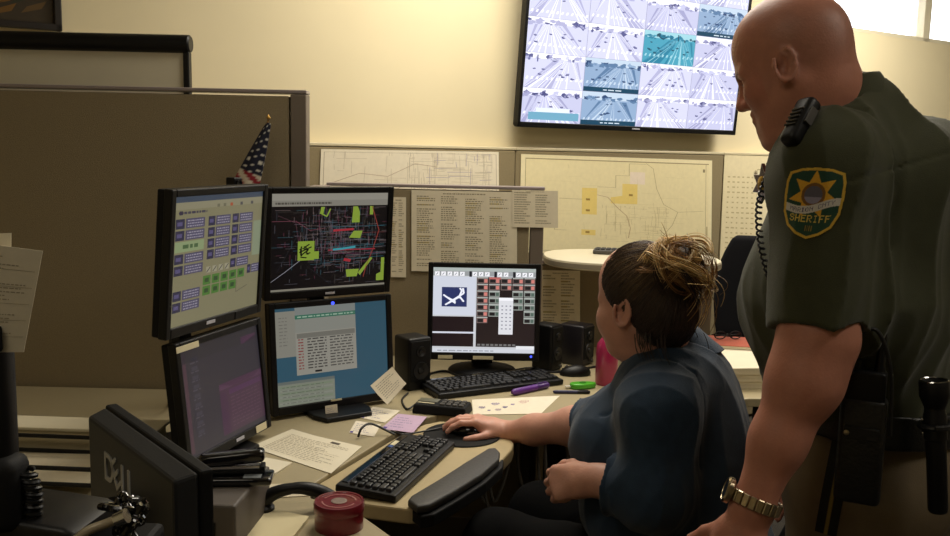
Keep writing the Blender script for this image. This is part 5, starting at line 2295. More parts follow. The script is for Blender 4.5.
# armhole seam and yoke seam: fine grooves
sm = nrmz(l * .8 + ad * -.1 + UPZ * .25)
S.disp(lambda P: .0035 * np.exp(-(((P - (SL - l * .035)) @ nrmz(l + UPZ * .1)) / .0035) ** 2) * (np.linalg.norm(P - SL, axis=1) < .16))
yk = nrmz(UPZ + f * .35)
S.disp(lambda P: .003 * np.exp(-(((P - (CH2 + UPZ * .03)) @ yk) / .003) ** 2) * ((P - CH2) @ f < -.02))
for A_, B_ in ((SL, EL), (SR, ER)):
    def armhole(P, A_=A_, B_=B_):
        ab = B_ - A_
        t = np.clip(((P - A_) @ ab) / (ab @ ab), .90, 1.1)
        return np.linalg.norm(P - A_ - t[:, None] * ab, axis=1) - .0565
    S.hollow(armhole)
S.cut(V3(0, 0, 1.055), -UPZ)
ndir = nrmz(HO + HA[0] * -.03 + HA[2] * -.05 - NB)
S.hollow(lambda P: np.maximum(np.linalg.norm(np.cross(P - NB, ndir), axis=1) - .062, -((P - NB) @ ndir) - .02))
shirt = child('shirt', S, (.28, 1.12, 1.03), (1.02, 1.95, 1.66), .0042, M_SHIRT, sheriff, off_loc)

# collar: a folded band round the neck
Sc = Sculpt()
cf = nrmz(UPZ + f * .30)
NC = py(839, 106, 1.505)


def collar(P):
    t = (P - NC) @ cf
    q_ = P - NC - np.outer(t, cf)
    r0 = np.sqrt((q_ @ nrmz(f - cf * (f @ cf))) ** 2 + (q_ @ l) ** 2)
    prof = .068 + .018 * np.clip((.035 - t) / .06, 0, 1.5)
    band = np.abs(r0 - prof) - .0038
    band = np.maximum(band, t - .036)
    band = np.maximum(band, -.030 - t)
    gap = (q_ @ f) - .074                          # open at the throat
    return np.maximum(band, gap)


Sc.add(collar, NC, .14, .004)
Sc.disp(waves(5, 4, 40, 70, .0012))
child('collar', Sc, NB - .16, NB + .16, .0032, M_SHIRT, sheriff, off_loc)

# trousers
M_TROUSER = mat('tan_uniform_cloth', '6d5f49', .85, vary=.08, vscale=30, bump=.2, bscale=700)
S = Sculpt()
S.cone(PEL - UPZ * .02, PEL + UPZ * .09, .150, .150, .05, side=l, ratio=1.26)
S.ell(PEL - UPZ * .05 - f * .035, (.14, .175, .13), np.array([f, l, UPZ]), .06)
for h_, k_, n_ in ((HIPL, KNL, ANL), (HIPR, KNR, ANR)):
    S.chain([h_, k_, n_], [.108, .082, .078], .05)
S.disp(waves(11, 5, 18, 40, .009, UPZ))
S.cut(V3(0, 0, 1.075), UPZ)
S.cut(V3(0, 0, .05), -UPZ)
trousers = child('trousers', S, (.36, 1.22, .02), (1.02, 1.92, 1.12), (.006, .006, .007), M_TROUSER, sheriff, off_loc)
S = Sculpt()
for n_ in (ANL, ANR):
    S.cone(n_ - UPZ * .02, n_ + UPZ * .03, .052, .056, .02)
    S.cone(n_ - UPZ * .045 - f * .03, n_ - UPZ * .05 + f * .15, .048, .043, .03)
S.cut(V3(0, 0, .002), -UPZ)
child('boots', S, (.3, 1.2, -.01), (1.02, 1.95, .2), .006, M_BLACK, sheriff, off_loc)

# duty belt
M_LEATHER = mat('black_leather', '0e0e0f', .38, bump=.3, bscale=180, vary=.1)
S = Sculpt()
S.cone(PEL - UPZ * .1, PEL + UPZ * .25, .166, .168, .05, side=l, ratio=1.25)
S.hollow(lambda P: S.ops[0][0](P) + .014)
S.cut(PEL + UPZ * .112, UPZ + f * -.06)
S.cut(PEL + UPZ * .055, -UPZ + f * .06)
belt = child('duty_belt', S, (.36, 1.2, .98), (1.02, 1.95, 1.15), .0045, M_LEATHER, sheriff, off_loc)

# shoulder patch
bv = bvh_of(shirt)
SHP = [(.5, 0.0), (.30, .06), (.12, .17), (.02, .36), (.0, .6), (.01, .80), (.05, .93), (.25, .985), (.5, 1.0), (.75, .985), (.95, .93), (.99, .80), (1.0, .6), (.98, .36), (.88, .17), (.70, .06)]


def shield_d(u, v):                                # inside: distance to the edge
    ins, best = False, 9
    n = len(SHP)
    for i in range(n):
        (x0, y0), (x1, y1) = SHP[i], SHP[(i + 1) % n]
        if (y0 > v) != (y1 > v) and u < (x1 - x0) * (v - y0) / (y1 - y0) + x0:
            ins = not ins
        dx, dy = x1 - x0, (y1 - y0)
        t = max(0, min(1, ((u - x0) * dx + (v - y0) * dy) / (dx * dx + dy * dy)))
        best = min(best, math.hypot(u - x0 - t * dx, (v - y0 - t * dy) * 1.2))
    return best if ins else -best


def patch_col(u, v):
    d = shield_d(u, v)
    if d < .045:
        return lin('d2aa3a')
    c = '1b4330'
    dx, dy = u - .5, (v - .62) * 1.2
    r = math.hypot(dx, dy)
    th = math.atan2(dx, dy)
    k = (th / (2 * math.pi) * 7) % 1
    ph = abs(k - .5) * 2 * math.pi / 7           # angle from the notch between two rays
    tx, ty, nx_, ny_ = .42 * math.cos(math.pi / 7), .42 * math.sin(math.pi / 7), .225, 0.0
    qx, qy = r * math.cos(ph), r * math.sin(ph)
    if (tx - nx_) * (qy - ny_) - (ty - ny_) * (qx - nx_) > 0:
        c = 'dba42a'
    if r < .2 and r > .15:
        c = '7d5520'
    if r < .15:
        c = '5d5a66' if (dy > -.04) else '8f8aa0'
    yb = .43 + .05 * math.sin(u * 6.28 * .9 + 2.6) + .06 * u
    if abs(v - yb) < .055:
        c = 'cfcac2'
        if .14 < u < .88 and glyph('MARION CNTY', (u - .14) / .74, (v - yb + .03) / .06):
            c = '3f2f5e'
    if .16 < u < .86 and glyph('SHERIFF', (u - .16) / .70, (v - .235 - .10 * (u - .5) ** 2) / .10):
        c = 'dcbf55'
    if abs(u - .5) < .07 and abs(v - .15) < .035:
        c = '8f7a34' if int(u * 60) % 2 else '14301f'
    return lin(c)


pc = py(811.5, 203.5, 1.29)
px_ = -f
pu = nrmz(UPZ + f * -.09)
M_PATCH = mat('embroidered_patch', 'ffffff', .8, attr=True, bump=.25, bscale=900, vary=.06, vscale=300)
bvw = bv
drape('shoulder_patch', M_PATCH, sheriff, bv, pc - V3(off_loc), px_, pu, -l, .084, .103, 110, 130, patch_col, lambda u, v: shield_d(u, v) > 0, .0022)
# trouser stripe
bt = bvh_of(trousers)
st0, st1 = py(842, 440, 1.36), py(822, 545, 1.36)


def stripe_path(u, v):
    p_ = st1 + (st0 - st1) * v
    if v < .5:
        p_ = p_ + UPZ * 0
    return p_ + (-f) * (u - .5) * .034 - V3(off_loc)


drape('trouser_stripe', M_PATCH, sheriff, bt, None, None, None, -l, .034, .2, 18, 60, lambda u, v: lin('8c7a36') if .42 < u < .60 else lin('0d0d0c'), None, .002, stripe_path)

# wristwatch: a linked metal bracelet and a round case
wax = fd
wa = nrmz(l - wax * (l @ wax))
wb = np.cross(wax, wa)
wc = WR - fd * .004
bm = nb()
for k in range(22):
    a = 2 * math.pi * k / 22
    rr_ = .0375
    c = wc + (wa * math.cos(a) * .95 + wb * math.sin(a)) * rr_ - V3(off_loc)
    t2 = nb()
    box(t2, (0, 0, 0), (.0098, .0045, .019), .0012, 1)
    X_ = -wa * math.sin(a) + wb * math.cos(a)
    R3 = Matrix((tuple(X_), tuple(wa * math.cos(a) + wb * math.sin(a)), tuple(wax))).transposed().to_4x4()
    join(bm, t2, Matrix.Translation(c) @ R3)
M_STEEL = mat('brushed_steel', 'b5a78c', .28, 1.0, vary=.08)
br = mk('watch_bracelet', bm, M_STEEL, sheriff, False)
wn_ = nrmz(wa * .25 + f * .9 + UPZ * .2)
wn_ = nrmz(wn_ - wax * (wn_ @ wax))
R3 = Matrix((tuple(wax), tuple(np.cross(wn_, wax)), tuple(wn_))).transposed().to_4x4()
bm = nb()
lathe(bm, [(.018, 0), (.020, .002), (.020, .008), (.017, .0105), (.0165, .0095), (0, .0095)], 30, Matrix.Translation(wc + wn_ * .036 - V3(off_loc)) @ R3)
wcase = mk('watch_case', bm, M_STEEL, br, True)
bm = nb()
lathe(bm, [(.0162, .0097), (0, .0098)], 26, Matrix.Translation(wc + wn_ * .036 - V3(off_loc)) @ R3)
mk('watch_dial', bm, mat('watch_dial', '22252b', .15), br, True)

# ------------------------------------------------------------------ gear hung on the officer
# speaker microphone on the shoulder
m0, m1_ = py(790, 141, 1.335), py(809, 104, 1.36)
mdir = nrmz(m1_ - m0)
mout = nrmz(l * .8 + f * .6)
mout = nrmz(mout - mdir * (mout @ mdir))
R3 = Matrix((tuple(np.cross(mdir, mout)), tuple(-mout), tuple(mdir))).transposed()
t = thing('speaker_microphone', 'black radio microphone clipped at the standing person\'s collar', 'microphone', tuple((m0 + m1_) / 2), R3.to_euler())
Lm = float(np.linalg.norm(m1_ - m0)) + .012
bm = nb()
box(bm, (0, 0, 0), (.036, .028, Lm), .010, 4, taper=(2, -1, .85, .9))
mk('body', bm, M_BLACK, t, True)
bm = nb()
for k in range(5):
    box(bm, (0, -.0142, -.014 + k * .007), (.022, .002, .003), .0006, 1)
mk('grille', bm, M_GLOSS, t)
bm = nb()
box(bm, (.0185, 0, .008), (.003, .014, .028), .001)
mk('talk_button', bm, M_GREY, t)
bm = nb()
box(bm, (-.004, .018, .022), (.014, .008, .03), .002)
mk('clip', bm, M_CHROME, t)
# coiled lead down the chest
def lead(pts, turns, R_, r_):
    P = spline([tuple(p_) for p_ in pts], 10)
    out = []
    n = len(P) * 6
    for i in range(n):
        v = i / (n - 1) * (len(P) - 1)
        k = min(int(v), len(P) - 2)
        c = P[k].lerp(P[k + 1], v - k)
        a = i / (n - 1) * turns * 2 * math.pi
        out.append(c + Vector((math.cos(a) * R_, math.sin(a) * R_ * .6, math.sin(a) * R_ * .5)))
    b_ = nb()
    tube(b_, out, r_, 6)
    return b_


c0 = py(786, 150, 1.40)
bm = lead([p_ - c0 for p_ in (c0, py(770, 172, 1.42), py(759, 205, 1.425), py(761, 245, 1.42), py(771, 283, 1.405), py(778, 305, 1.40))], 34, .0045, .0018)
o = mk('microphone_lead', bm, mat('lead_plastic', '26262a', .22), None, True, loc=tuple(c0))
tag(o, 'coiled black microphone lead on the standing person\'s chest', 'cable')
# star badge on the chest
bc = py(764, 184, 1.475)
bn = nrmz(f * .75 + l * .62)
t = thing('badge', 'polished metal star badge on the standing person\'s chest', 'badge', tuple(bc), Vector(bn).to_track_quat('Z', 'Y').to_euler())
bm = nb()
prism(bm, [((.034 if k % 2 == 0 else .019) * math.cos(2 * math.pi * k / 14), (.034 if k % 2 == 0 else .019) * math.sin(2 * math.pi * k / 14)) for k in range(14)], -.004, .003, .001)
mk('star', bm, mat('polished_silver', 'd9d4e2', .15, 1.0, vary=.03), t)
bm = nb()
lathe(bm, [(.013, .003), (.013, .0045), (.010, .0055), (0, .0055)], 24)
mk('seal', bm, mat('badge_seal', 'a8893f', .25, 1.0), t, True)

# radio in a belt pouch
rc = py(862, 430, 1.335)
t = thing('belt_radio', 'black two way radio in a pouch on the standing person\'s belt', 'radio', tuple(rc), (0, 0, math.atan2(-f[1], -f[0])))
bm = nb()
box(bm, (0, 0, -.03), (.066, .042, .165), .008, 3)
mk('pouch', bm, M_LEATHER, t, True)
bm = nb()
box(bm, (0, 0, .065), (.058, .036, .06), .006, 3)
mk('body', bm, M_BLACK, t, True)
bm = nb()
tube(bm, [(.018, 0, .09), (.018, 0, .105), (.018, .002, .20)], [.009, .007, .006], 10)
mk('antenna', bm, M_BLACK, t, True)
bm = nb()
lathe(bm, [(.009, .094), (.009, .11), (0, .111)], 14, Matrix.Translation((-.014, 0, 0)))
mk('channel_knob', bm, M_BLACK, t, True)
bm = nb()
tube(bm, spline([(-.02, -.02, .09), (-.012, -.035, .15), (.012, -.03, .16), (.034, -.02, .10), (.04, -.01, .0)], 8), .003, 8)
mk('lead', bm, M_CABLE, t, True)
bm = nb()
box(bm, (0, -.023, -.0), (.05, .004, .02), .0015)
pf = mk('pouch_flap', bm, M_LEATHER, t)
bm = nb()
lathe(bm, [(.004, 0), (.004, .002), (0, .003)], 12, Matrix.Translation((-.02, -.025, 0)) @ STAND)
mk('snap', bm, M_STEEL, pf, True)

# flashlight in its ring
g0, g1 = py(934, 380, 1.335), py(938, 512, 1.325)
gd = nrmz(g0 - g1)
t = thing('flashlight', 'long black flashlight hanging in the standing person\'s belt ring', 'flashlight', tuple(g1), Vector(gd).to_track_quat('Z', 'Y').to_euler())
GL = float(np.linalg.norm(g0 - g1))
bm = nb()
lathe(bm, [(.0125, 0), (.0145, .004), (.0145, GL * .55), (.0165, GL * .56), (.0165, GL * .74), (.0150, GL * .76), (.0150, GL * .80)], 24)
mk('barrel', bm, M_BLACK, t, True)
bm = nb()
lathe(bm, [(.0150, GL * .795), (.0215, GL * .88), (.0215, GL * .985), (.0195, GL), (.0175, GL * .99), (0, GL * .96)], 28)
mk('head', bm, M_BLACK, t, True)
bm = nb()
tube(bm, [(.0195 * math.cos(2 * math.pi * k / 28), .0195 * math.sin(2 * math.pi * k / 28), GL * .998) for k in range(29)], .0016, 6, False)
mk('lens_ring', bm, M_CHROME, t, True)
bm = nb()
tube(bm, [(.021 * math.cos(2 * math.pi * k / 28), .021 * math.sin(2 * math.pi * k / 28), GL * .66) for k in range(29)], .005, 8, False)
mk('belt_ring', bm, M_LEATHER, t, True)
for zz in (.60, .70):
    bm = nb()
    lathe(bm, [(.0045, 0), (.0045, .002), (0, .0035)], 12, Matrix.Translation((0, -.0165, GL * zz)) @ STAND)
    mk('snap', bm, M_CHROME, t, True)

# ------------------------------------------------------------------ the seated woman
a_ = math.radians(33)
wf = V3(-math.cos(a_), math.sin(a_), 0)
wl = np.cross(UPZ, wf)
ha = math.radians(47)
hp = math.radians(7)
WA = head_axes((-math.cos(ha) * math.cos(hp), math.sin(ha) * math.cos(hp), -math.sin(hp)))
WS = .96
ear = py(624, 312, 1.84)
WO = ear - WS * (WA[0] * -.012 + WA[1] * .080 + WA[2] * -.012)
NBW = py(676, 362, 1.93)
sL, sR = py(657, 410, 1.745), None
sR = sL - wl * .30 + wf * .045 + UPZ * .005
eL = py(652, 492, 1.69)
wL = py(594, 480, 1.75)
eR = py(603, 424, 2.20)
wR = py(507, 432, 2.40)
PW_ = V3(.50, 1.86, .60)
BEL = V3(.43, 1.87, .72)
TOR1, TOR2 = V3(.440, 1.875, .86), V3(.435, 1.90, .99)
kL, kR = PW_ + wf * .44 + wl * .12 + V3(0, 0, -.02), PW_ + wf * .44 - wl * .10 + V3(0, 0, -.02)
nL, nR = V3(kL[0], kL[1], .09) - wf * .05, V3(kR[0], kR[1], .09) - wf * .05

S = Sculpt()
S.cone(PW_, TOR1, .13, .115, .06, side=wl, ratio=1.2)
S.cone(TOR1, TOR2, .115, .09, .06, side=wl, ratio=1.3)
S.cone(sL, sR, .055, .055, .06)
S.chain([NBW, sL], [.045, .048], .05)
S.chain([NBW, sR], [.045, .048], .05)
FL = wL - eL
S.chain([sL, eL, eL + FL * .3, wL], [.060, .052, .046, .0290], .03)
FR = wR - eR
S.chain([sR, eR, eR + FR * .28, eR + FR * .7, wR], [.06, .050, .0475, .037, .0275], .03)
for h_, k_, n_ in ((PW_ + wl * .10, kL, nL), (PW_ - wl * .10, kR, nR)):
    S.chain([h_, k_, n_], [.085, .06, .042], .04)
    S.cone(n_ - UPZ * .035, n_ - UPZ * .05 + wf * .12, .036, .03, .03)
S.cone(NBW - UPZ * .03, WO + WA[0] * -.03 + WA[2] * -.05, .060, .058, .03)
S.cone(NBW + wf * .045 - UPZ * .02, WO + WA[0] * .015 + WA[2] * -.085, .046, .047, .03)
S.ell(WO + WA[0] * .03 + WA[2] * -.098, (.048, .045, .028), WA, .025)
wT = add_head(S, WO, WA, WS, True)
for s in (1, -1):
    S.ell(wT(.05, .040 * s, -.045), (.032, .028, .034), WA, .025)          # full cheeks
# right hand on the mouse: palm down, fingers over the shell
rd = nrmz(V3(MS.x, MS.y, TZ + .05) - wR)
rd = nrmz(rd + V3(0, 0, .02))
rb = nrmz(UPZ - rd * (UPZ @ rd))
rt = np.cross(rb, rd)                                   # thumb side of a right hand lies to the left of travel
if rt @ V3(-.4, -.9, 0) < 0:
    rt = -rt
add_hand(S, wR + rd * .012, (rd, rt, rb), 1, (.32, .45, .35), .10, .96, (.75, .35), .6)
# left hand: a loose fist
ld = nrmz(py(552, 484, 1.80) - wL)
lb = nrmz(UPZ * .45 + wl * .9 - ld * ((UPZ * .45 + wl * .9) @ ld))
lt = np.cross(ld, lb)
if lt @ wf > 0 and lt[2] < 0:
    pass
lt = -np.cross(lb, ld)
if lt @ UPZ < 0:
    lt = -lt
add_hand(S, wL + ld * .008, (ld, lt, lb), 1, (.75, 1.65, 1.1), .03, .95, (.8, .25), 1.0)
vs, fs = S.mesh((-.08, 1.45, -.02), (.80, 2.62, 1.33), (.0042, .0042, .007), [(.66, .88, .0038), (1.0, 1.33, .0032)])
q = (vs - WO) @ WA.T / WS
base = np.tile(np.array(lin('d29c88')), (len(vs), 1))
isH = vs[:, 2] > 1.03
brow = np.exp(-((q[:, 2] - .020) / .005) ** 2) * (q[:, 0] > .055) * (np.abs(q[:, 1]) > .012) * (np.abs(q[:, 1]) < .05) * isH
base = base * (1 - .7 * brow[:, None])
lip = np.exp(-((q[:, 2] + .0685) / .009) ** 2) * (q[:, 0] > .082) * (np.abs(q[:, 1]) < .024) * isH
base = base * (1 - lip[:, None] * np.array([.15, .45, .38]))
wloc = (PW_[0], PW_[1], 0)
woman = np_mesh('person', vs, fs, M_SKIN, None, base, wloc)
tag(woman, 'seated person in a blue denim shirt with one hand on the mouse', 'person')
for s in (1, -1):
    bm = nb()
    bmesh.ops.create_uvsphere(bm, u_segments=16, v_segments=10, radius=.0115)
    e = mk('eye', bm, MATS['eye_white'], woman, True, loc=wT(.0755, .031 * s, -.008) - V3(wloc))
    bm = nb()
    lathe(bm, [(.0055, .0102), (.0045, .0112), (0, .0119)], 14)
    mk('iris', bm, MATS['iris'], e, True, rot=Vector(WA[0]).to_track_quat('Z', 'Y').to_euler())

# denim shirt
M_DENIM = mat('denim', '2b3d52', .85, spec=.2, vary=.14, vscale=45, bump=.35, bscale=800, sheen=.2)
S = Sculpt()
S.cone(PW_ + UPZ * .02, TOR1, .160, .142, .06, side=wl, ratio=1.25)
S.cone(TOR1, TOR2, .142, .115, .06, side=wl, ratio=1.3)
AXW = np.array([wf, wl, UPZ])
S.ell(TOR1 + wf * .125 + UPZ * .015, (.10, .165, .105), AXW, .05)              # bust
S.ell(BEL + wf * .06 + UPZ * .02, (.13, .165, .12), AXW, .06)               # belly
S.ell(TOR2 - wf * .035 - UPZ * .06, (.090, .145, .12), AXW, .06)             # upper back
S.cone(sL, sR, .066, .066, .06)
S.chain([NBW - UPZ * .012, sL], [.058, .060], .06)
S.chain([NBW - UPZ * .012, sR], [.058, .060], .06)
ndw = nrmz(WO + WA[0] * -.02 + WA[2] * -.06 - NBW)


def sleeve2(A_, B_, C_, frac, r0, r1, r2, r_in):
    """upper arm and a piece of forearm up to a rolled cuff"""
    E1 = B_ + (C_ - B_) * frac
    d2 = nrmz(C_ - B_)

    def fn(P):
        o = None
        for p0, p1, ra, rb_ in ((A_, B_, r0, r1), (B_, E1, r1, r2)):
            ab = p1 - p0
            t = np.clip(((P - p0) @ ab) / (ab @ ab), 0, 1)
            d_ = np.linalg.norm(P - p0 - t[:, None] * ab, axis=1) - (ra + t * (rb_ - ra))
            if o is None:
                o = d_
            else:
                h = np.clip(.5 + .5 * (o - d_) / .03, 0, 1)
                o = o * (1 - h) + d_ * h - .03 * h * (1 - h)
        t2 = (P - B_) @ d2
        o = np.maximum(o, t2 - np.linalg.norm(E1 - B_))
        r = np.linalg.norm(P - B_ - np.outer(np.maximum(t2, 0), d2), axis=1)
        return o
    return fn


S.add(sleeve2(sL, eL, wL, .66, .076, .070, .056, .048), eL, .34, .04)
S.add(sleeve2(sR, eR, wR, .16, .074, .068, .060, .051), (sR + eR) / 2, .34, .04)
S.disp(waves(23, 5, 14, 34, .011, UPZ))
S.disp(waves(28, 5, 35, 70, .005))
S.disp(lambda P: .003 * np.exp(-(((P - (sL - wl * .03)) @ nrmz(wl + UPZ * .25)) / .0035) ** 2) * (np.linalg.norm(P - sL, axis=1) < .14))
S.hollow(lambda P: np.maximum(np.linalg.norm(np.cross(P - NBW, ndw), axis=1) - .060, -((P - NBW) @ ndw) - .02))
S.cut(V3(0, 0, .54), -UPZ)
dshirt = child('denim_shirt', S, (.05, 1.42, .52), (.86, 2.40, 1.14), .0042, M_DENIM, woman, wloc)
# collar
Sc = Sculpt()
cfw = nrmz(UPZ + wf * .38)
NCW = NBW + wf * .020 + UPZ * .028


def collar_w(P):
    t = (P - NCW) @ cfw
    q_ = P - NCW - np.outer(t, cfw)
    r0 = np.sqrt((q_ @ nrmz(wf - cfw * (wf @ cfw))) ** 2 * .85 + (q_ @ wl) ** 2)
    prof = .066 + .036 * np.clip((.028 - t) / .06, 0, 1.4)
    band = np.abs(r0 - prof) - .0036
    band = np.maximum(band, t - .030)
    band = np.maximum(band, -.034 - t)
    return np.maximum(band, (q_ @ wf) - .082)


Sc.add(collar_w, NCW, .15, .004)
Sc.disp(waves(35, 5, 40, 80, .002))
child('collar', Sc, NBW - .17, NBW + .17, .0034, M_DENIM, woman, wloc)
# rolled cuffs
for B_, C_, fr, r_ in ((eL, wL, .66, .0570), (eR, wR, .16, .0620)):
    d_ = nrmz(C_ - B_)
    e_ = B_ + (C_ - B_) * fr
    Sc = Sculpt()

    def cuff(P, e_=e_, d_=d_, r_=r_):
        t = (P - e_) @ d_
        r = np.linalg.norm(P - e_ - np.outer(t, d_), axis=1)
        return np.maximum(np.abs(r - r_ - .002 * np.sin(t * 220)) - .006, np.abs(t + .018) - .022)
    Sc.add(cuff, e_, .1, .004)
    Sc.disp(waves(41, 5, 40, 90, .003))
    child('rolled_cuff', Sc, e_ - .10, e_ + .10, .0034, M_DENIM, woman, wloc)
# dark trousers and shoes
S = Sculpt()
S.ell(PW_ - UPZ * .02, (.17, .20, .115), AXW, .05)
for h_, k_, n_ in ((PW_ + wl * .10, kL, nL), (PW_ - wl * .10, kR, nR)):
    S.chain([h_, k_, n_], [.105, .078, .062], .05)
S.disp(waves(51, 6, 25, 50, .006))
S.cut(V3(0, 0, .06), -UPZ)
child('trousers', S, (-.06, 1.4, .03), (.86, 2.4, .75), .007, mat('black_trouser_cloth', '060607', .9, spec=.1, bump=.2, bscale=600, vary=.1), woman, wloc)
S = Sculpt()
for n_ in (nL, nR):
    S.cone(n_ - UPZ * .045 - wf * .03, n_ - UPZ * .05 + wf * .14, .042, .037, .03)
    S.cone(n_ - UPZ * .03, n_, .044, .046, .02)
S.cut(V3(0, 0, .002), -UPZ)
child('shoes', S, (-.15, 1.4, -.01), (.7, 2.4, .16), .006, M_BLACK, woman, wloc)

# hair: a close cap, strands swept to a messy bun, loose ends
BUNV = nrmz(WA[0] * -.72 + WA[2] * .72)
BUN = WO + WS * (WA[0] * -.100 + WA[2] * .074 + WA[1] * .004)
S = Sculpt()
S.ell(WO + WS * (WA[0] * -.012 + WA[2] * .036), V3(.108, .087, .100) * WS, WA, .02)
S.ell(WO + WS * (WA[0] * -.062 + WA[2] * -.025), V3(.066, .076, .075) * WS, WA, .03)
S.ell(BUN, V3(.054, .064, .050) * WS, WA, .02)
# hairline: keep the face and the ears free
hl = nrmz(WA[0] * .86 - WA[2] * .50)
S.cut(WO + WS * (WA[0] * .066 + WA[2] * .060), nrmz(WA[0] * .86 - WA[2] * .50), .012)
S.hollow(lambda P: np.linalg.norm(P - wT(.014, .095, -.040), axis=1) - .033 * WS, .012)
S.hollow(lambda P: np.linalg.norm(P - wT(.014, -.095, -.040), axis=1) - .033 * WS, .012)
S.disp(waves(61, 6, 90, 170, .002))
M_HAIR = mat('hair', 'ffffff', .45, attr=True, vary=.2, vscale=120, bump=.4, bscale=500, stretch=(1, 1, .3))
hv, hf = S.mesh(WO - .19, WO + .22, .0042)
hq = (hv - WO) @ WA.T / WS
tw = np.clip((np.linalg.norm(hv - BUN, axis=1) - .04) / .06, 0, 1)[:, None]
hc = np.array(lin('7a5632')) * (1 - tw) + np.array(lin('241a15')) * tw
hair = np_mesh('hair', hv - V3(wloc), hf, M_HAIR, woman, hc)
bh = bvh_of(hair)
rs = np.random.RandomState(4)
sv, sf, scol = [], [], []


def strand(P, r, c, n=4, c2=None):
    b0 = len(sv)
    P = [V3(tuple(p_)) for p_ in P]
    m = len(P)
    for i, p_ in enumerate(P):
        d_ = nrmz(P[min(i + 1, m - 1)] - P[max(i - 1, 0)] + 1e-7)
        a = np.cross(d_, V3(.31, .52, .79))
        a = nrmz(a)
        b_ = np.cross(d_, a)
        rr_ = r * (1 - .6 * (i / (m - 1)) ** 3)
        for k in range(n):
            t = 2 * math.pi * k / n
            sv.append(p_ + (a * math.cos(t) + b_ * math.sin(t)) * rr_ - V3(wloc))
            scol.append(c if c2 is None else c + (c2 - c) * (i / (m - 1)) ** 1.6)
    for i in range(m - 1):
        for k in range(n):
            sf.append((b0 + i * n + k, b0 + i * n + (k + 1) % n, b0 + (i + 1) * n + (k + 1) % n, b0 + (i + 1) * n + k))


DK, MD, BL = np.array(lin('30241f')), np.array(lin('8f6a3e')), np.array(lin('e2c083'))
bdir = nrmz((BUN - WO) @ WA.T * V3(.8, 1, 1))
for i in range(1150):                                 # swept over the head towards the bun
    th = rs.uniform(-math.pi, math.pi)
    g = np.cross(bdir, V3(0, 1, 0))
    e2 = np.cross(bdir, g)
    s0 = nrmz(-bdir * rs.uniform(-.35, .75) + (g * math.cos(th) + e2 * math.sin(th)))
    P = []
    ok = True
    om = math.acos(np.clip(s0 @ bdir, -1, 1))
    jit = rs.normal(size=3) * .05
    for j in range(11):
        t = j / 10 * .93
        d_ = (math.sin((1 - t) * om) * s0 + math.sin(t * om) * bdir) / math.sin(om)
        d_ = nrmz(d_ + jit * math.sin(t * 3.1))
        w_ = d_ @ WA
        h = bh.ray_cast(Vector(WO - V3(wloc) + w_ * .25), Vector(-w_), .25)
        if h[0] is None:
            ok = False
            break
        if j == 0 and (V3(tuple(h[0])) + V3(wloc) - WO) @ WA[0] > .075:
            pass
        P.append(V3(tuple(h[0])) + V3(wloc) + w_ * (.0004 + rs.uniform(0, .0018)))
    if not ok:
        continue
    m_ = rs.uniform()
    back = np.clip(.5 - s0[0], 0, 1)
    c = DK * rs.uniform(.8, 1.5)
    strand(P, rs.uniform(.0006, .0011), c, 4, c + ((MD if m_ < .7 else BL * .8) - c) * (.6 + .4 * back) * (m_ > .15) * float(np.clip(.9 + 1.6 * s0[2], .12, 1)))
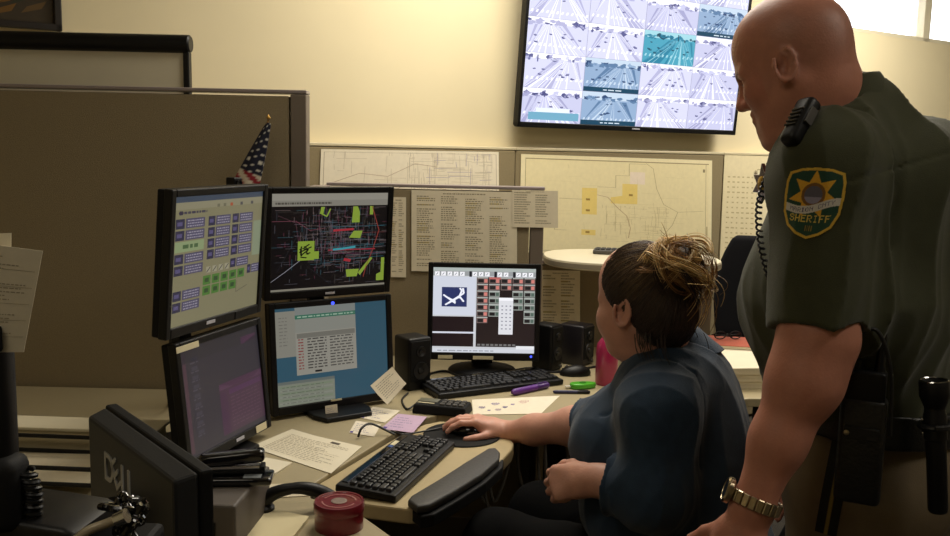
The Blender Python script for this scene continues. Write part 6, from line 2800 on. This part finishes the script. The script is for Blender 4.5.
for i in range(56):                                   # the bun: twisted locks of many fine strands
    ax = nrmz(BUNV * rs.uniform(.2, 1) + rs.normal(size=3) * .5)
    b1 = nrmz(np.cross(ax, rs.normal(size=3)))
    b2 = np.cross(ax, b1)
    R0 = rs.uniform(.042, .070)
    a0, span = rs.uniform(0, 6.28), rs.uniform(1.8, 3.8)
    lift = rs.uniform(-.014, .020)
    m_ = rs.uniform()
    lc = BL if m_ < .5 else (MD * 1.25 if m_ < .92 else DK * 1.5)
    ph = rs.uniform(0, 6.28)
    for q_ in range(13):
        o1, o2 = rs.normal() * .0042, rs.normal() * .0042
        loose = rs.uniform(0, 1) ** 4 * .03
        P = []
        for j in range(15):
            v = j / 14
            a = a0 + span * v
            tw_ = v * 3 + ph
            R_ = R0 * (1 + .16 * math.sin(a * 1.7 + i)) + (o1 * math.cos(tw_) - o2 * math.sin(tw_)) * (.4 + .6 * math.sin(v * 3.14)) + loose * v ** 3
            hgt = (o1 * math.sin(tw_) + o2 * math.cos(tw_)) * (.4 + .6 * math.sin(v * 3.14))
            P.append(BUN + BUNV * lift + (b1 * math.cos(a) + b2 * math.sin(a)) * R_ + ax * (hgt + .006 * math.sin(2 * a + i)))
        strand(P, rs.uniform(.0006, .0012), lc * rs.uniform(.65, 1.2), 4)
for i in range(60):                                    # flyaways and the loose lock at the back
    if i < 26:
        p0 = BUN - WA[0] * .040 + rs.normal(size=3) * .012
        L = rs.uniform(.05, .115)
        dr = nrmz(-UPZ + WA[0] * -.25 + rs.normal(size=3) * .12)
        bow = WA[0] * -.03
    else:
        p0 = BUN + rs.normal(size=3) * .028
        L = rs.uniform(.03, .075)
        dr = nrmz(rs.normal(size=3) + UPZ * .35 - WA[0] * .3)
        bow = rs.normal(size=3) * .018
    P = [p0 + dr * L * (j / 9) + bow * math.sin(j / 9 * 3.1) for j in range(10)]
    strand(P, rs.uniform(.0007, .0014), (BL if rs.uniform() < .6 else MD) * rs.uniform(.8, 1.2))
for i in range(30):                                    # fine hair at temple and nape
    s_ = 1 if rs.uniform() < .7 else -1
    p0 = wT(-.03 - rs.uniform(0, .08), .07 * s_, -.05 - rs.uniform(0, .03))
    P = [p0 + (WA[2] * -.045 + WA[0] * -.01) * (j / 7) + WA[1] * s_ * .006 * math.sin(j / 7 * 3) for j in range(8)]
    strand(P, .001, DK)
st_o = np_mesh('hair_strands', np.array(sv), np.array(sf), M_HAIR, woman, np.array(scol))
st_o['kind'] = 'stuff'
bm = nb()
tube(bm, [BUN - BUNV * .034 * WS + (np.cross(BUNV, WA[1]) * math.cos(a) + WA[1] * math.sin(a)) * .036 - V3(wloc) for a in [2 * math.pi * k / 28 for k in range(29)]], .0045, 8, False)
mk('hair_tie', bm, mat('hair_tie', '2a2024', .8), woman, True)

# her chair: low back, arms
office_chair('black office chair the seated person sits on', (PW_[0] + .01, PW_[1]), math.atan2(-wf[0], wf[1]) + math.pi, .22, True, .30, .485, .21)
